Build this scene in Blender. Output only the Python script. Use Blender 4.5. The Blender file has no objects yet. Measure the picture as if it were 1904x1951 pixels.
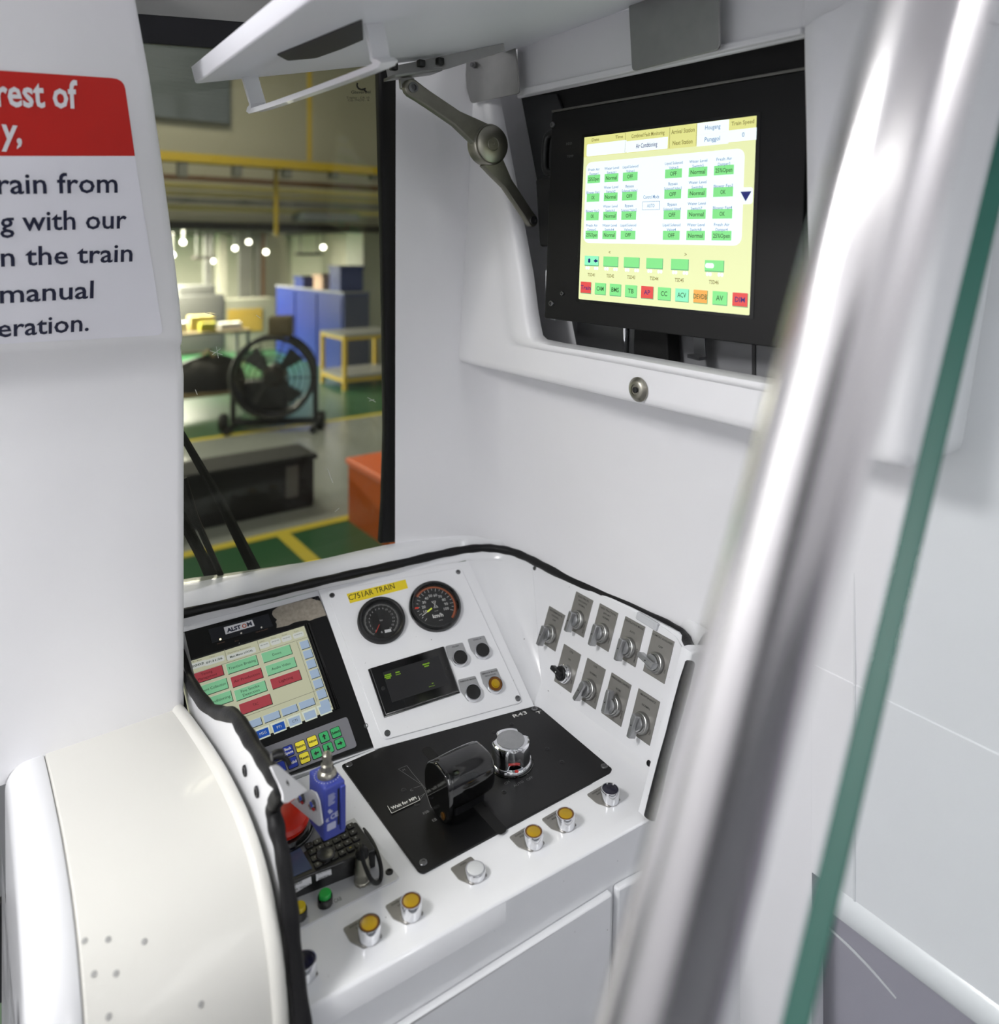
import bpy, math, random
from math import sin, cos, pi, radians, sqrt
from mathutils import Vector, Matrix

sc = bpy.context.scene
col = sc.collection
random.seed(7)

# ------------------------------------------------------------------ camera
FPX, CX, CY = 1400.0, 952.0, 480.0        # focal length and principal point of the photo, 1904 x 1951
cam_data = bpy.data.cameras.new('camera')
cam_data.sensor_fit = 'HORIZONTAL'
cam_data.sensor_width = 36.0
cam_data.lens = FPX * 36.0 / 1904.0
cam_data.shift_y = -(975.5 - CY) / 1904.0
cam_data.clip_start = 0.02
cam_data.clip_end = 200
cam_data.dof.use_dof = True
cam_data.dof.focus_distance = 1.22
cam_data.dof.aperture_fstop = 2.6
cam = bpy.data.objects.new('camera', cam_data)
col.objects.link(cam)
cam.rotation_euler = (pi / 2, 0, 0)       # level, looking along +Y, eye at the origin (1.6 m above the cab floor)
sc.camera = cam

# train axes: N = towards the right side wall, F = forward through the windscreen
ANG = radians(36)
E1 = Vector((cos(ANG), sin(ANG), 0)); E2 = Vector((-sin(ANG), cos(ANG), 0)); EZ = Vector((0, 0, 1))
def T(n, f, z): return E1 * n + E2 * f + EZ * z
def ray(u, v): return Vector(((u - CX) / FPX, 1.0, (CY - v) / FPX))

# ------------------------------------------------------------------ light
sc.view_settings.view_transform = 'Standard'
sc.view_settings.look = 'None'
sc.view_settings.gamma = 1.0
sc.view_settings.use_curve_mapping = False
sc.view_settings.exposure = 0.07

world = bpy.data.worlds.new('world')
sc.world = world
world.use_nodes = True
bgn = world.node_tree.nodes['Background']
bgn.inputs[0].default_value = (0.86, 0.93, 1.0, 1)
bgn.inputs[1].default_value = 0.55

def area(name, loc, direction, sx, sy, power, color=(1, 1, 1)):
    d = bpy.data.lights.new(name, 'AREA')
    d.shape = 'RECTANGLE'; d.size = sx; d.size_y = sy; d.energy = power; d.color = color
    o = bpy.data.objects.new(name, d)
    col.objects.link(o)
    o.location = loc
    dv = Vector(direction).normalized()
    xa = E1 if abs(dv.dot(E1)) < 0.9 else E2
    ya = dv.cross(xa) * -1.0
    xa = ya.cross(-dv)
    m = Matrix((xa, ya, -dv)).transposed()
    o.matrix_world = Matrix.Translation(loc) @ m.to_4x4()
    return o

# saloon ceiling lamps and an added cab fill lamp (fittings built with the ceiling below)
LAMP_Z = 0.655
area('saloon_strip_light', T(-1.25, -1.3, LAMP_Z), (0, 0, -1), 0.22, 3.2, 7, (1.0, 0.985, 0.97))
area('saloon_strip_light', T(0.70, -1.8, LAMP_Z), (0, 0, -1), 0.22, 2.2, 17, (1.0, 0.985, 0.97))
area('cab_fill_light', T(-0.88, 0.90, LAMP_Z), (0, 0, -1), 0.60, 0.40, 36, (1.0, 0.99, 0.98))
# depot hall lamps
for n_, f_, w_ in ((0, 5.5, 110), (-6, 5.5, 110), (2, 10.5, 300), (-5, 10.5, 300)):
    area('hall_lamp', T(n_, f_, 4.6), (0, 0, -1), 1.6, 1.6, w_, (1.0, 0.95, 0.84))
for n_ in (-9, -3, 3):
    area('hall_lamp', T(n_, 19.5, 0.52), (0, 0, -1), 3.0, 3.0, 2500, (1.0, 0.97, 0.92))

# ------------------------------------------------------------------ materials
def lin(c):
    c = c / 255.0
    return c / 12.92 if c <= 0.04045 else ((c + 0.055) / 1.055) ** 2.4
def rgb(r, g, b): return (lin(r), lin(g), lin(b), 1)
MATS = {}
def mat(name, color, rough=0.5, metal=0.0, var=0.04, scale=30.0, bump=0.0, coat=0.0, emit=0.0, spec=0.5, bscale=None):
    if name in MATS: return MATS[name]
    m = bpy.data.materials.new(name); m.use_nodes = True
    nt = m.node_tree; b = nt.nodes['Principled BSDF']
    b.inputs['Roughness'].default_value = rough
    b.inputs['Metallic'].default_value = metal
    b.inputs['Coat Weight'].default_value = coat
    b.inputs['Coat Roughness'].default_value = 0.08
    b.inputs['Specular IOR Level'].default_value = spec
    tc = nt.nodes.new('ShaderNodeTexCoord')
    nz = nt.nodes.new('ShaderNodeTexNoise')
    nz.inputs['Scale'].default_value = scale; nz.inputs['Detail'].default_value = 4
    nt.links.new(tc.outputs['Object'], nz.inputs['Vector'])
    mx = nt.nodes.new('ShaderNodeMix'); mx.data_type = 'RGBA'
    c = color
    mx.inputs['A'].default_value = (c[0] * (1 - var), c[1] * (1 - var), c[2] * (1 - var), 1)
    mx.inputs['B'].default_value = (min(1, c[0] * (1 + var)), min(1, c[1] * (1 + var)), min(1, c[2] * (1 + var)), 1)
    nt.links.new(nz.outputs['Fac'], mx.inputs['Factor'])
    nt.links.new(mx.outputs['Result'], b.inputs['Base Color'])
    if emit > 0:
        b.inputs['Emission Color'].default_value = color
        b.inputs['Emission Strength'].default_value = emit
        if name.startswith(('lcd', 'scr')):       # a lit screen is dark glass underneath
            for k in 'AB': mx.inputs[k].default_value = (c[0] * .22, c[1] * .22, c[2] * .22, 1)
    if bump > 0:
        bp = nt.nodes.new('ShaderNodeBump'); bp.inputs['Strength'].default_value = bump
        bp.inputs['Distance'].default_value = 0.002
        n2 = nt.nodes.new('ShaderNodeTexNoise'); n2.inputs['Scale'].default_value = bscale or scale * 6
        nt.links.new(tc.outputs['Object'], n2.inputs['Vector'])
        nt.links.new(n2.outputs['Fac'], bp.inputs['Height'])
        nt.links.new(bp.outputs['Normal'], b.inputs['Normal'])
    MATS[name] = m
    return m

def speck_mat(name, color, speck, rough, thresh=0.74, scale=260.0, coat=0.0, spec=0.5):
    """painted surface with small chips and scuffs"""
    m = mat(name, color, rough, 0, 0.03, 14, 0, coat, 0, spec)
    nt = m.node_tree; b = nt.nodes['Principled BSDF']
    src = b.inputs['Base Color'].links[0].from_socket
    tc = [n for n in nt.nodes if n.type == 'TEX_COORD'][0]
    nz = nt.nodes.new('ShaderNodeTexNoise'); nz.inputs['Scale'].default_value = scale; nz.inputs['Detail'].default_value = 2
    nt.links.new(tc.outputs['Object'], nz.inputs['Vector'])
    rp = nt.nodes.new('ShaderNodeValToRGB')
    rp.color_ramp.elements[0].position = thresh; rp.color_ramp.elements[0].color = (0, 0, 0, 1)
    rp.color_ramp.elements[1].position = thresh + 0.02; rp.color_ramp.elements[1].color = (1, 1, 1, 1)
    nt.links.new(nz.outputs['Fac'], rp.inputs['Fac'])
    mx = nt.nodes.new('ShaderNodeMix'); mx.data_type = 'RGBA'
    nt.links.new(rp.outputs['Color'], mx.inputs['Factor'])
    nt.links.new(src, mx.inputs['A']); mx.inputs['B'].default_value = speck
    nt.links.new(mx.outputs['Result'], b.inputs['Base Color'])
    return m

def pane_mat(name, tint, k=0.5, gloss_rough=0.0, haze=0.0):
    m = bpy.data.materials.new(name); m.use_nodes = True
    nt = m.node_tree; nt.nodes.clear()
    out = nt.nodes.new('ShaderNodeOutputMaterial')
    tr = nt.nodes.new('ShaderNodeBsdfTransparent'); tr.inputs['Color'].default_value = tint
    gl = nt.nodes.new('ShaderNodeBsdfGlossy'); gl.inputs['Roughness'].default_value = gloss_rough
    gl.inputs['Color'].default_value = (0.9, 0.95, 0.93, 1)
    lw = nt.nodes.new('ShaderNodeLayerWeight')           # Schlick reflection, the same on both faces of the thin pane
    pw = nt.nodes.new('ShaderNodeMath'); pw.operation = 'POWER'; pw.inputs[1].default_value = 5
    fr = nt.nodes.new('ShaderNodeMath'); fr.operation = 'MULTIPLY_ADD'; fr.inputs[1].default_value = 0.96 * k; fr.inputs[2].default_value = 0.04 * k
    nt.links.new(lw.outputs['Facing'], pw.inputs[0]); nt.links.new(pw.outputs[0], fr.inputs[0])
    mx = nt.nodes.new('ShaderNodeMixShader')
    nt.links.new(fr.outputs[0], mx.inputs[0]); nt.links.new(tr.outputs[0], mx.inputs[1]); nt.links.new(gl.outputs[0], mx.inputs[2])
    last = mx.outputs[0]
    if haze > 0:
        df = nt.nodes.new('ShaderNodeBsdfDiffuse'); df.inputs['Color'].default_value = (0.75, 0.78, 0.76, 1)
        m2 = nt.nodes.new('ShaderNodeMixShader'); m2.inputs[0].default_value = haze
        nt.links.new(last, m2.inputs[1]); nt.links.new(df.outputs[0], m2.inputs[2]); last = m2.outputs[0]
    nt.links.new(last, out.inputs['Surface'])
    MATS[name] = m
    return m

WHITE = mat('white_cab_paint', rgb(239, 239, 242), 0.34, var=0.015, scale=8, bump=0.02, bscale=220)
DESK = speck_mat('white_desk_lacquer', rgb(232, 233, 236), rgb(95, 92, 88), 0.22, thresh=0.775, scale=190, coat=0.35)
CREAM = mat('cream_white_cover', rgb(216, 215, 209), 0.42, var=0.012, scale=6, coat=0.08)
SHELLW = mat('gloss_white_edge', rgb(228, 229, 232), 0.28, var=0.012, scale=6, coat=0.4)
LIDW = mat('lid_grey_white', rgb(230, 231, 238), 0.42, var=0.02, scale=10)
RUB = mat('black_rubber', rgb(16, 16, 18), 0.50, var=0.25, scale=60, bump=0.25, spec=0.28)
BLK = speck_mat('satin_black_plate', rgb(15, 15, 16), rgb(190, 190, 186), 0.34, thresh=0.80, scale=150, spec=0.35)
BLKP = mat('black_plastic', rgb(20, 20, 22), 0.34, var=0.2, scale=80, bump=0.1)
GLB = mat('gloss_black', rgb(8, 8, 9), 0.10, var=0.1, coat=0.5)
MATB = mat('matt_black', rgb(14, 14, 15), 0.65, var=0.2)
CHROME = mat('chrome', rgb(226, 227, 230), 0.08, 1.0, var=0.02)
ALU = mat('cast_aluminium', rgb(176, 177, 178), 0.30, 1.0, var=0.12, scale=120, bump=0.12)
STEEL = mat('brushed_steel', rgb(168, 168, 166), 0.34, 1.0, var=0.10, scale=40, bump=0.08)
POLE = mat('satin_steel_pole', rgb(232, 230, 231), 0.20, 1.0, var=0.02)
DKSTEEL = mat('nickel_plated_steel', rgb(158, 155, 144), 0.32, 0.95, var=0.15, scale=60)
PLATE = mat('grey_legend_plate', rgb(140, 138, 134), 0.42, 0.55, var=0.06, scale=60)
GPLATE = mat('light_grey_legend_plate', rgb(158, 159, 161), 0.45, 0.2, var=0.05, scale=60)
INK = mat('dark_print', rgb(32, 31, 30), 0.6)
WINK = mat('white_print', rgb(222, 222, 218), 0.6)
GINK = mat('grey_print', rgb(118, 118, 118), 0.6)
SCREW = mat('screw_steel', rgb(130, 130, 132), 0.32, 1.0, var=0.2, scale=300)
SCREWD = mat('dark_screw', rgb(62, 62, 64), 0.4, 0.9, var=0.2, scale=300)
AMBER = mat('amber_lens', rgb(172, 138, 2), 0.36, var=0.08, scale=90)
AMBERD = mat('dark_amber_rim', rgb(104, 62, 6), 0.3, var=0.1)
NAVY = mat('navy_lens', rgb(16, 15, 38), 0.22, var=0.1)
PALE = mat('pale_grey_lens', rgb(206, 208, 210), 0.3, var=0.04)
YELB = mat('yellow_lens', rgb(196, 172, 10), 0.25, var=0.06)
GRNB = mat('green_lens', rgb(26, 158, 62), 0.25, var=0.1)
REDB = mat('red_mushroom', rgb(196, 32, 8), 0.28, var=0.06, scale=40)
YLAB = mat('yellow_label', rgb(232, 208, 40), 0.5, var=0.03)
STICK = mat('white_sticker', rgb(232, 232, 236), 0.45, var=0.015)
SIGNR = mat('sign_red', rgb(198, 34, 26), 0.4, var=0.02, scale=5)
SIGNW = mat('sign_white', rgb(240, 240, 248), 0.4, var=0.01, scale=5)
SIGNI = mat('sign_navy_ink', rgb(26, 30, 58), 0.5)
BLUEP = mat('blue_plastic', rgb(58, 70, 156), 0.38, var=0.06, scale=50)
WINSCR = pane_mat('windscreen_glass', (0.76, 0.765, 0.70, 1), 0.25, 0.0, 0.006)
CLEAR = pane_mat('clear_partition_glass', (0.955, 0.97, 0.972, 1), 0.40, 0.0, 0.02)
GEDGE = mat('green_glass_edge', rgb(22, 84, 73), 0.50, var=0.12, scale=4)
GREYF = mat('grey_floor', rgb(92, 94, 98), 0.55, var=0.12, scale=40)
LILAC = mat('lilac_grey_panel', rgb(168, 164, 176), 0.22, var=0.03, scale=5)

# ------------------------------------------------------------------ geometry helpers
class Frame:
    """flat local frame: origin, a = right, b = up, n = towards the viewer"""
    def __init__(s, o, a, b):
        s.o = Vector(o); s.a = Vector(a).normalized()
        b = Vector(b); b = b - s.a * b.dot(s.a); s.b = b.normalized()
        s.n = s.a.cross(s.b)
        s.M = Matrix(((s.a.x, s.b.x, s.n.x, s.o.x), (s.a.y, s.b.y, s.n.y, s.o.y), (s.a.z, s.b.z, s.n.z, s.o.z), (0, 0, 0, 1)))
        s.I = s.M.inverted()
    def hit(s, u, v, h=0.0):
        r = ray(u, v)
        return r * ((s.o.dot(s.n) + h) / r.dot(s.n))
    def px(s, u, v, h=0.0):
        p = s.hit(u, v, h) - s.o
        return (p.dot(s.a), p.dot(s.b))
    def w(s, x, y, h=0.0): return s.o + s.a * x + s.b * y + s.n * h
    def loc(s, p): return s.I @ Vector(p)
    def sub(s, x, y, rot=0.0, h=0.0):
        a = s.a * cos(rot) + s.b * sin(rot); b = s.b * cos(rot) - s.a * sin(rot)
        return Frame(s.w(x, y, h), a, b)
    def at(s, u, v, rot=0.0, h=0.0):
        x, y = s.px(u, v, h); return s.sub(x, y, rot, h)
WORLD = Frame((0, 0, 0), (1, 0, 0), (0, 1, 0))
def base(p): return Frame(p, E1, E2)

def rrect(cx, cy, w, h, r=0.0, n=4):
    if r <= 0: return [(cx - w / 2, cy - h / 2), (cx + w / 2, cy - h / 2), (cx + w / 2, cy + h / 2), (cx - w / 2, cy + h / 2)]
    pts = []
    for sx, sy, a0 in ((1, -1, -pi / 2), (1, 1, 0), (-1, 1, pi / 2), (-1, -1, pi)):
        for k in range(n + 1):
            a = a0 + k * pi / 2 / n
            pts.append((cx + sx * (w / 2 - r) + r * cos(a), cy + sy * (h / 2 - r) + r * sin(a)))
    return pts
def area2(p): return sum(p[i][0] * p[(i + 1) % len(p)][1] - p[(i + 1) % len(p)][0] * p[i][1] for i in range(len(p)))
def ccw(p): return list(p) if area2(p) > 0 else list(reversed(p))
def fillet(poly, r, n=4):
    poly = ccw(poly); out = []
    m = len(poly)
    for i in range(m):
        rr = r[i] if isinstance(r, (list, tuple)) else r
        p0 = Vector(poly[i - 1]); p = Vector(poly[i]); p1 = Vector(poly[(i + 1) % m])
        d0 = (p0 - p); d1 = (p1 - p)
        l = min(rr, d0.length * 0.45, d1.length * 0.45)
        if l <= 1e-6: out.append(tuple(p)); continue
        q0 = p + d0.normalized() * l; q1 = p + d1.normalized() * l
        for k in range(n + 1):
            t = k / n
            q = q0 * (1 - t) ** 2 + p * 2 * t * (1 - t) + q1 * t * t
            out.append((q.x, q.y))
    return out
def inset(poly, d):
    m = len(poly); out = []
    for i in range(m):
        p0 = Vector(poly[i - 1]); p = Vector(poly[i]); p1 = Vector(poly[(i + 1) % m])
        e0 = (p - p0); e1 = (p1 - p)
        if e0.length < 1e-9 or e1.length < 1e-9: out.append(tuple(p)); continue
        n0 = Vector((-e0.y, e0.x)).normalized(); n1 = Vector((-e1.y, e1.x)).normalized()
        b = n0 + n1
        if b.length < 1e-6: out.append(tuple(p)); continue
        b.normalize(); k = max(0.35, b.dot(n0))
        q = p + b * (d / k); out.append((q.x, q.y))
    return out

_TXT = {}
def text_mesh(s, bold=0.0, spacing=1.0):
    key = (s, bold, spacing)
    if key in _TXT: return _TXT[key]
    c = bpy.data.curves.new('t', 'FONT'); c.body = s; c.size = 1.0; c.resolution_u = 2
    c.fill_mode = 'FRONT'; c.offset = bold; c.space_character = spacing
    c.align_x = 'LEFT'
    o = bpy.data.objects.new('t', c); col.objects.link(o)
    dg = bpy.context.evaluated_depsgraph_get()
    me = o.evaluated_get(dg).to_mesh()
    vs = [(v.co.x, v.co.y) for v in me.vertices]; fs = [tuple(p.vertices) for p in me.polygons]
    o.evaluated_get(dg).to_mesh_clear()
    bpy.data.objects.remove(o); bpy.data.curves.remove(c)
    _TXT[key] = (vs, fs)
    return vs, fs

class MB:
    def __init__(s): s.v = []; s.f = []; s.m = []
    def add(s, vs, fs, mi=0):
        k = len(s.v); s.v += [Vector(v) for v in vs]
        s.f += [tuple(i + k for i in f) for f in fs]; s.m += [mi] * len(fs)
        return s
    def prism(s, poly, z0, z1, mi=0, bev=0.0, mtop=None):
        p = ccw(poly); n = len(p)
        rings = [(p, z0)]
        if bev > 0:
            rings += [(p, z1 - bev), (inset(p, bev * 0.35), z1 - bev * 0.35), (inset(p, bev), z1)]
        else: rings += [(p, z1)]
        vs = []
        for q, z in rings: vs += [(x, y, z) for x, y in q]
        fs = []
        for r in range(len(rings) - 1):
            for i in range(n):
                j = (i + 1) % n
                fs.append((r * n + i, r * n + j, (r + 1) * n + j, (r + 1) * n + i))
        s.add(vs, fs, mi)
        k = len(s.v)
        top = len(rings) - 1
        s.add([vs[top * n + i] for i in range(n)], [tuple(range(n))], mi if mtop is None else mtop)
        s.add([vs[i] for i in range(n)], [tuple(reversed(range(n)))], mi)
        return s
    def flat(s, poly, z, mi=0):
        p = ccw(poly); s.add([(x, y, z) for x, y in p], [tuple(range(len(p)))], mi); return s
    def lathe(s, prof, cx=0, cy=0, seg=40, mi=0, z=0):
        n = seg; vs = []; fs = []; rows = []
        for r, h in prof:
            if r <= 1e-7: rows.append([len(vs)]); vs.append((cx, cy, z + h))
            else:
                rows.append(list(range(len(vs), len(vs) + n)))
                vs += [(cx + r * cos(2 * pi * i / n), cy + r * sin(2 * pi * i / n), z + h) for i in range(n)]
        for a, b in zip(rows, rows[1:]):
            for i in range(n):
                j = (i + 1) % n
                if len(a) == 1 and len(b) == 1: continue
                if len(a) == 1: fs.append((a[0], b[j], b[i]))
                elif len(b) == 1: fs.append((a[i], a[j], b[0]))
                else: fs.append((a[i], a[j], b[j], b[i]))
        s.add(vs, fs, mi); return s
    def tube(s, pts, r, seg=10, closed=False, mi=0, squash=None):
        pts = [Vector(p) for p in pts]; n = len(pts)
        rs = r if isinstance(r, (list, tuple)) else [r] * n
        vs = []; up = None
        for i in range(n):
            if closed: t = pts[(i + 1) % n] - pts[i - 1]
            else: t = pts[min(i + 1, n - 1)] - pts[max(i - 1, 0)]
            t.normalize()
            if up is None:
                up = Vector((0, 0, 1)) if abs(t.z) < 0.9 else Vector((1, 0, 0))
            x = up - t * up.dot(t)
            if x.length < 1e-4: x = Vector((1, 0, 0)) - t * t.x
            x.normalize(); up = x; y = t.cross(x)
            for k in range(seg):
                a = 2 * pi * k / seg
                vs.append(pts[i] + (x * cos(a) + y * sin(a)) * rs[i])
        fs = []
        for i in range(n if closed else n - 1):
            j = (i + 1) % n
            for k in range(seg):
                l = (k + 1) % seg
                fs.append((i * seg + k, i * seg + l, j * seg + l, j * seg + k))
        if not closed:
            fs.append(tuple(reversed(range(seg)))); fs.append(tuple((n - 1) * seg + k for k in range(seg)))
        s.add(vs, fs, mi); return s
    def grid(s, rows, mi=0, flip=False):
        m = len(rows[0]); vs = [p for r in rows for p in r]; fs = []
        for i in range(len(rows) - 1):
            for j in range(m - 1):
                q = (i * m + j, i * m + j + 1, (i + 1) * m + j + 1, (i + 1) * m + j)
                fs.append(tuple(reversed(q)) if flip else q)
        s.add(vs, fs, mi); return s
    def box(s, c, d, mi=0, bev=0.0, rx=None):
        k = MB(); k.prism(rrect(0, 0, d[0], d[1], 0), -d[2] / 2, d[2] / 2, mi, 0)
        if bev > 0:
            k = MB(); p = rrect(0, 0, d[0], d[1], bev, 3); n = len(p); rings = []
            for t in range(4):
                a = t / 3 * pi / 2; rings.append((inset(p, bev * (1 - sin(a))), -d[2] / 2 + bev * (1 - cos(a))))
            rings2 = [(q, -z) for q, z in reversed(rings)]
            rings += rings2
            vs = []; fs = []
            for q, z in rings: vs += [(x, y, z) for x, y in q]
            for r in range(len(rings) - 1):
                for i in range(n):
                    j = (i + 1) % n; fs.append((r * n + i, r * n + j, (r + 1) * n + j, (r + 1) * n + i))
            fs.append(tuple(reversed(range(n)))); fs.append(tuple((len(rings) - 1) * n + i for i in range(n)))
            k.add(vs, fs, mi)
        M = rx if rx is not None else Matrix.Identity(3)
        s.add([M @ v + Vector(c) for v in k.v], k.f, mi); return s
    def strip(s, p, q, w, z, mi=0):
        p = Vector(p); q = Vector(q); d = (q - p)
        if d.length < 1e-9: return s
        d.normalize(); n = Vector((-d.y, d.x)) * w / 2
        s.add([(*(p - n), z), (*(q - n), z), (*(q + n), z), (*(p + n), z)], [(0, 1, 2, 3)], mi); return s
    def poly(s, pts, w, z, mi=0, closed=False):
        for a, b in zip(pts, pts[1:] + (pts[:1] if closed else [])): s.strip(a, b, w, z, mi)
        return s
    def text(s, t, x, y, h, z, mi=0, rot=0.0, align='C', bold=0.0, width=None, spacing=1.0):
        """h = cap height"""
        vs, fs = text_mesh(t, bold, spacing)
        if not vs: return s
        x0 = min(v[0] for v in vs); x1 = max(v[0] for v in vs)
        k = h / 0.70; kx = k if width is None else width / max(1e-6, x1 - x0)
        ox = {'L': x0, 'C': (x0 + x1) / 2, 'R': x1}[align]
        c, sn = cos(rot), sin(rot); out = []
        for a, b in vs:
            a = (a - ox) * kx; b = b * k
            out.append((x + a * c - b * sn, y + a * sn + b * c, z))
        s.add(out, fs, mi); return s
    def textfit(s, fr, t, p0, p1, h, z, mi=0, bold=0.0, hh=0.0):
        """baseline from photo point p0 to p1 on the frame"""
        a = Vector(fr.px(*p0, hh)); b = Vector(fr.px(*p1, hh)); d = b - a
        return s.text(t, a.x, a.y, h, z, mi, math.atan2(d.y, d.x), 'L', bold, d.length)
    def moved(s, M):
        s.v = [M @ v for v in s.v]; return s

def build(name, mb, mats, parent=None, frame=None, world=False, smooth=35, kind=None):
    """one mesh object. verts are in the local space of `parent`; with world=True they are given in world space"""
    me = bpy.data.meshes.new(name)
    vs = mb.v
    if world:
        if parent is not None:
            I = parent['__M'] if False else PM[parent.name]
            vs = [I @ v for v in vs]
        elif frame is not None: vs = [frame.I @ v for v in vs]
    me.from_pydata([tuple(v) for v in vs], [], mb.f)
    mats = mats if isinstance(mats, (list, tuple)) else [mats]
    for m in mats: me.materials.append(m)
    for p, mi in zip(me.polygons, mb.m): p.material_index = mi
    me.validate()
    if smooth:
        for p in me.polygons: p.use_smooth = True
        me.set_sharp_from_angle(angle=radians(smooth))
    me.update()
    o = bpy.data.objects.new(name, me); col.objects.link(o)
    if parent is not None:
        o.parent = parent; PM[o.name] = PM[parent.name]
    elif frame is not None:
        o.matrix_world = frame.M; PM[o.name] = frame.I
    else: PM[o.name] = Matrix.Identity(4)
    if kind: o['kind'] = kind
    return o
PM = {}
def thing(name, label, cat, frame, group=None):
    o = bpy.data.objects.new(name, None); col.objects.link(o)
    o.empty_display_size = 0.02
    o.matrix_world = frame.M; PM[o.name] = frame.I
    o['label'] = label; o['category'] = cat
    if group: o['group'] = group
    return o
def tag(o, label, cat, group=None):
    o['label'] = label; o['category'] = cat
    if group: o['group'] = group
    return o
def part(o, label): o['label'] = label; return o
def dup(o, frame=None, label=None, group=None):
    c = o.copy(); col.objects.link(c); PM[c.name] = frame.I if frame else PM[o.name]
    for ch in list(o.children):
        d = dup(ch); d.parent = c; PM[d.name] = PM[c.name]
    if frame: c.matrix_world = frame.M
    if label: c['label'] = label
    if group: c['group'] = group
    return c

def screw_mb(x, y, r=0.0045, z=0.0, dom=0.0016):
    m = MB(); m.lathe([(r, -0.0006), (r, dom * 0.55), (r * 0.86, dom), (r * 0.52, dom * 1.05), (r * 0.46, dom * 0.3), (0, dom * 0.3)], x, y, 18, 0, z)
    return m
# ------------------------------------------------------------------ setting: cab shell
FLOOR_Z = -1.6
def lerp(a, b, t): return a + (b - a) * t
def hz(u, v, z):                      # photo point -> point on the horizontal plane at height z
    r = ray(u, v); return r * (z / r.z)
def nfz(p): return (p.dot(E1), p.dot(E2), p.z)
def spline(pts, k=6):                 # Catmull-Rom through 3D points
    pts = [Vector(p) for p in pts]; out = []
    for i in range(len(pts) - 1):
        p0 = pts[max(i - 1, 0)]; p1 = pts[i]; p2 = pts[i + 1]; p3 = pts[min(i + 2, len(pts) - 1)]
        for j in range(k):
            t = j / k
            out.append(0.5 * ((2 * p1) + (p2 - p0) * t + (2 * p0 - 5 * p1 + 4 * p2 - p3) * t * t + (3 * p1 - p0 - 3 * p2 + p3) * t ** 3))
    out.append(pts[-1]); return out

# windscreen plane, leaning back a little
WF = Frame(T(0.5, 1.43, -0.62), E1, EZ - E2 * 0.12)
g = MB(); g.prism([WF.px(100, -120), WF.px(742, -120), WF.px(742, 1040), WF.px(100, 1160)], -0.008, 0.0)
win = build('window_1', g, WINSCR, frame=WF, smooth=0, kind='structure')
m = MB()
lp = [(719, -60), (722, 150), (728, 400), (733, 640), (735, 820), (731, 960), (726, 1036)]
rp = [(755, 1034), (757, 960), (760, 820), (761, 640), (760, 400), (758, 150), (756, -60)]
m.prism([WF.px(*p, 0.012) for p in lp + rp], -0.004, 0.014, bev=0.005)
part(build('rubber_gasket', m, RUB, win), 'black rubber gasket down the right side of the windscreen')
m = MB()
m.textfit(WF, 'Glaverbel', (669, 178.5), (706, 178), 0.006, 0.0006, bold=0.01)
m.textfit(WF, 'Triplex - DR 10', (660, 188), (704, 188), 0.004, 0.0006)
m.textfit(WF, 'Cab FN270 - R', (663, 193), (704, 193), 0.004, 0.0006)
c = WF.px(689, 163)
arc = [(c[0] + 0.010 * cos(a), c[1] + 0.008 * sin(a)) for a in [radians(150 + 20 * k) for k in range(10)]]
m.poly(arc, 0.0035, 0.0006)
m.strip((c[0] + 0.002, c[1] - 0.006), (c[0] + 0.012, c[1] - 0.011), 0.003, 0.0006)
part(build('maker_mark', m, MATB, win), 'small black glazing mark printed at the top right of the windscreen')
m = MB()
for (u0, v0), (u1, v1) in (((700, 757), (716, 766)), ((703, 764), (713, 761)), ((400, 668), (424, 676)), ((404, 676), (420, 664)), ((412, 660), (416, 682)), ((392, 596), (414, 601)), ((624, 893), (634, 920)), ((638, 975), (646, 968)), ((372, 742), (376, 752)), ((488, 600), (496, 606))): m.strip(WF.px(u0, v0), WF.px(u1, v1), 0.0011, 0.0007)
part(build('scratch_marks', m, mat('scratch_white', rgb(196, 198, 192), 0.7), win, smooth=0, kind='stuff'), 'small white scratches and chips on the glass')
# navy band and grey header over the windscreen
m = MB(); m.prism([WF.px(150, 72, 0.02), WF.px(470, 97, 0.02), WF.px(760, 118, 0.02), WF.px(760, 62, 0.02), WF.px(263, 24, 0.02), WF.px(150, 15, 0.02)], 0.004, 0.02, bev=0.002)
build('trim_1', m, mat('navy_blind', rgb(7, 8, 18), 0.6), frame=WF, smooth=0, kind='structure')
m = MB(); m.prism([WF.px(150, 17, 0.022), WF.px(262, 26, 0.022), WF.px(770, 66, 0.022), WF.px(770, -140, 0.022), WF.px(150, -140, 0.022)], 0.006, 0.022)
build('wall_front', m, mat('header_grey', rgb(150, 150, 148), 0.5, var=0.04), frame=WF, smooth=0, kind='structure')

# right side wall with its rounded corner to the windscreen
bot = [(753, 1033), (775, 1030), (800, 1027), (830, 1024), (862, 1020), (895, 1018), (925, 1019), (958, 1023), (992, 1034), (1030, 1051), (1085, 1080), (1150, 1109), (1230, 1142), (1300, 1172)]
bp = [hz(u, v, -0.62) for u, v in bot]
lean = [1, 1, .98, .94, .86, .72, .5, .3, .18, .12, .08, .05, .04, .03]
cols = []
for p, w in zip(bp, lean):
    n, f, z = nfz(p); cols.append((n, f, w))
rows = []
for k in range(10):
    z = -0.64 + k * (1.40 / 9)
    d = z + 0.62
    row = [T(n - 0.062 * d * w, f - 0.12 * d * w, z) for n, f, w in cols]
    n0, f0, w0 = cols[-1]
    for f in (0.74, 0.62, 0.5, 0.2, -0.3, -1.5, -3.0): row.append(T(1.0 - 0.02 * max(0, d), f, z))
    rows.append(spline(row, 4))
m = MB(); m.grid(rows, flip=True)
build('wall_right', m, WHITE, smooth=60, kind='structure')
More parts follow.
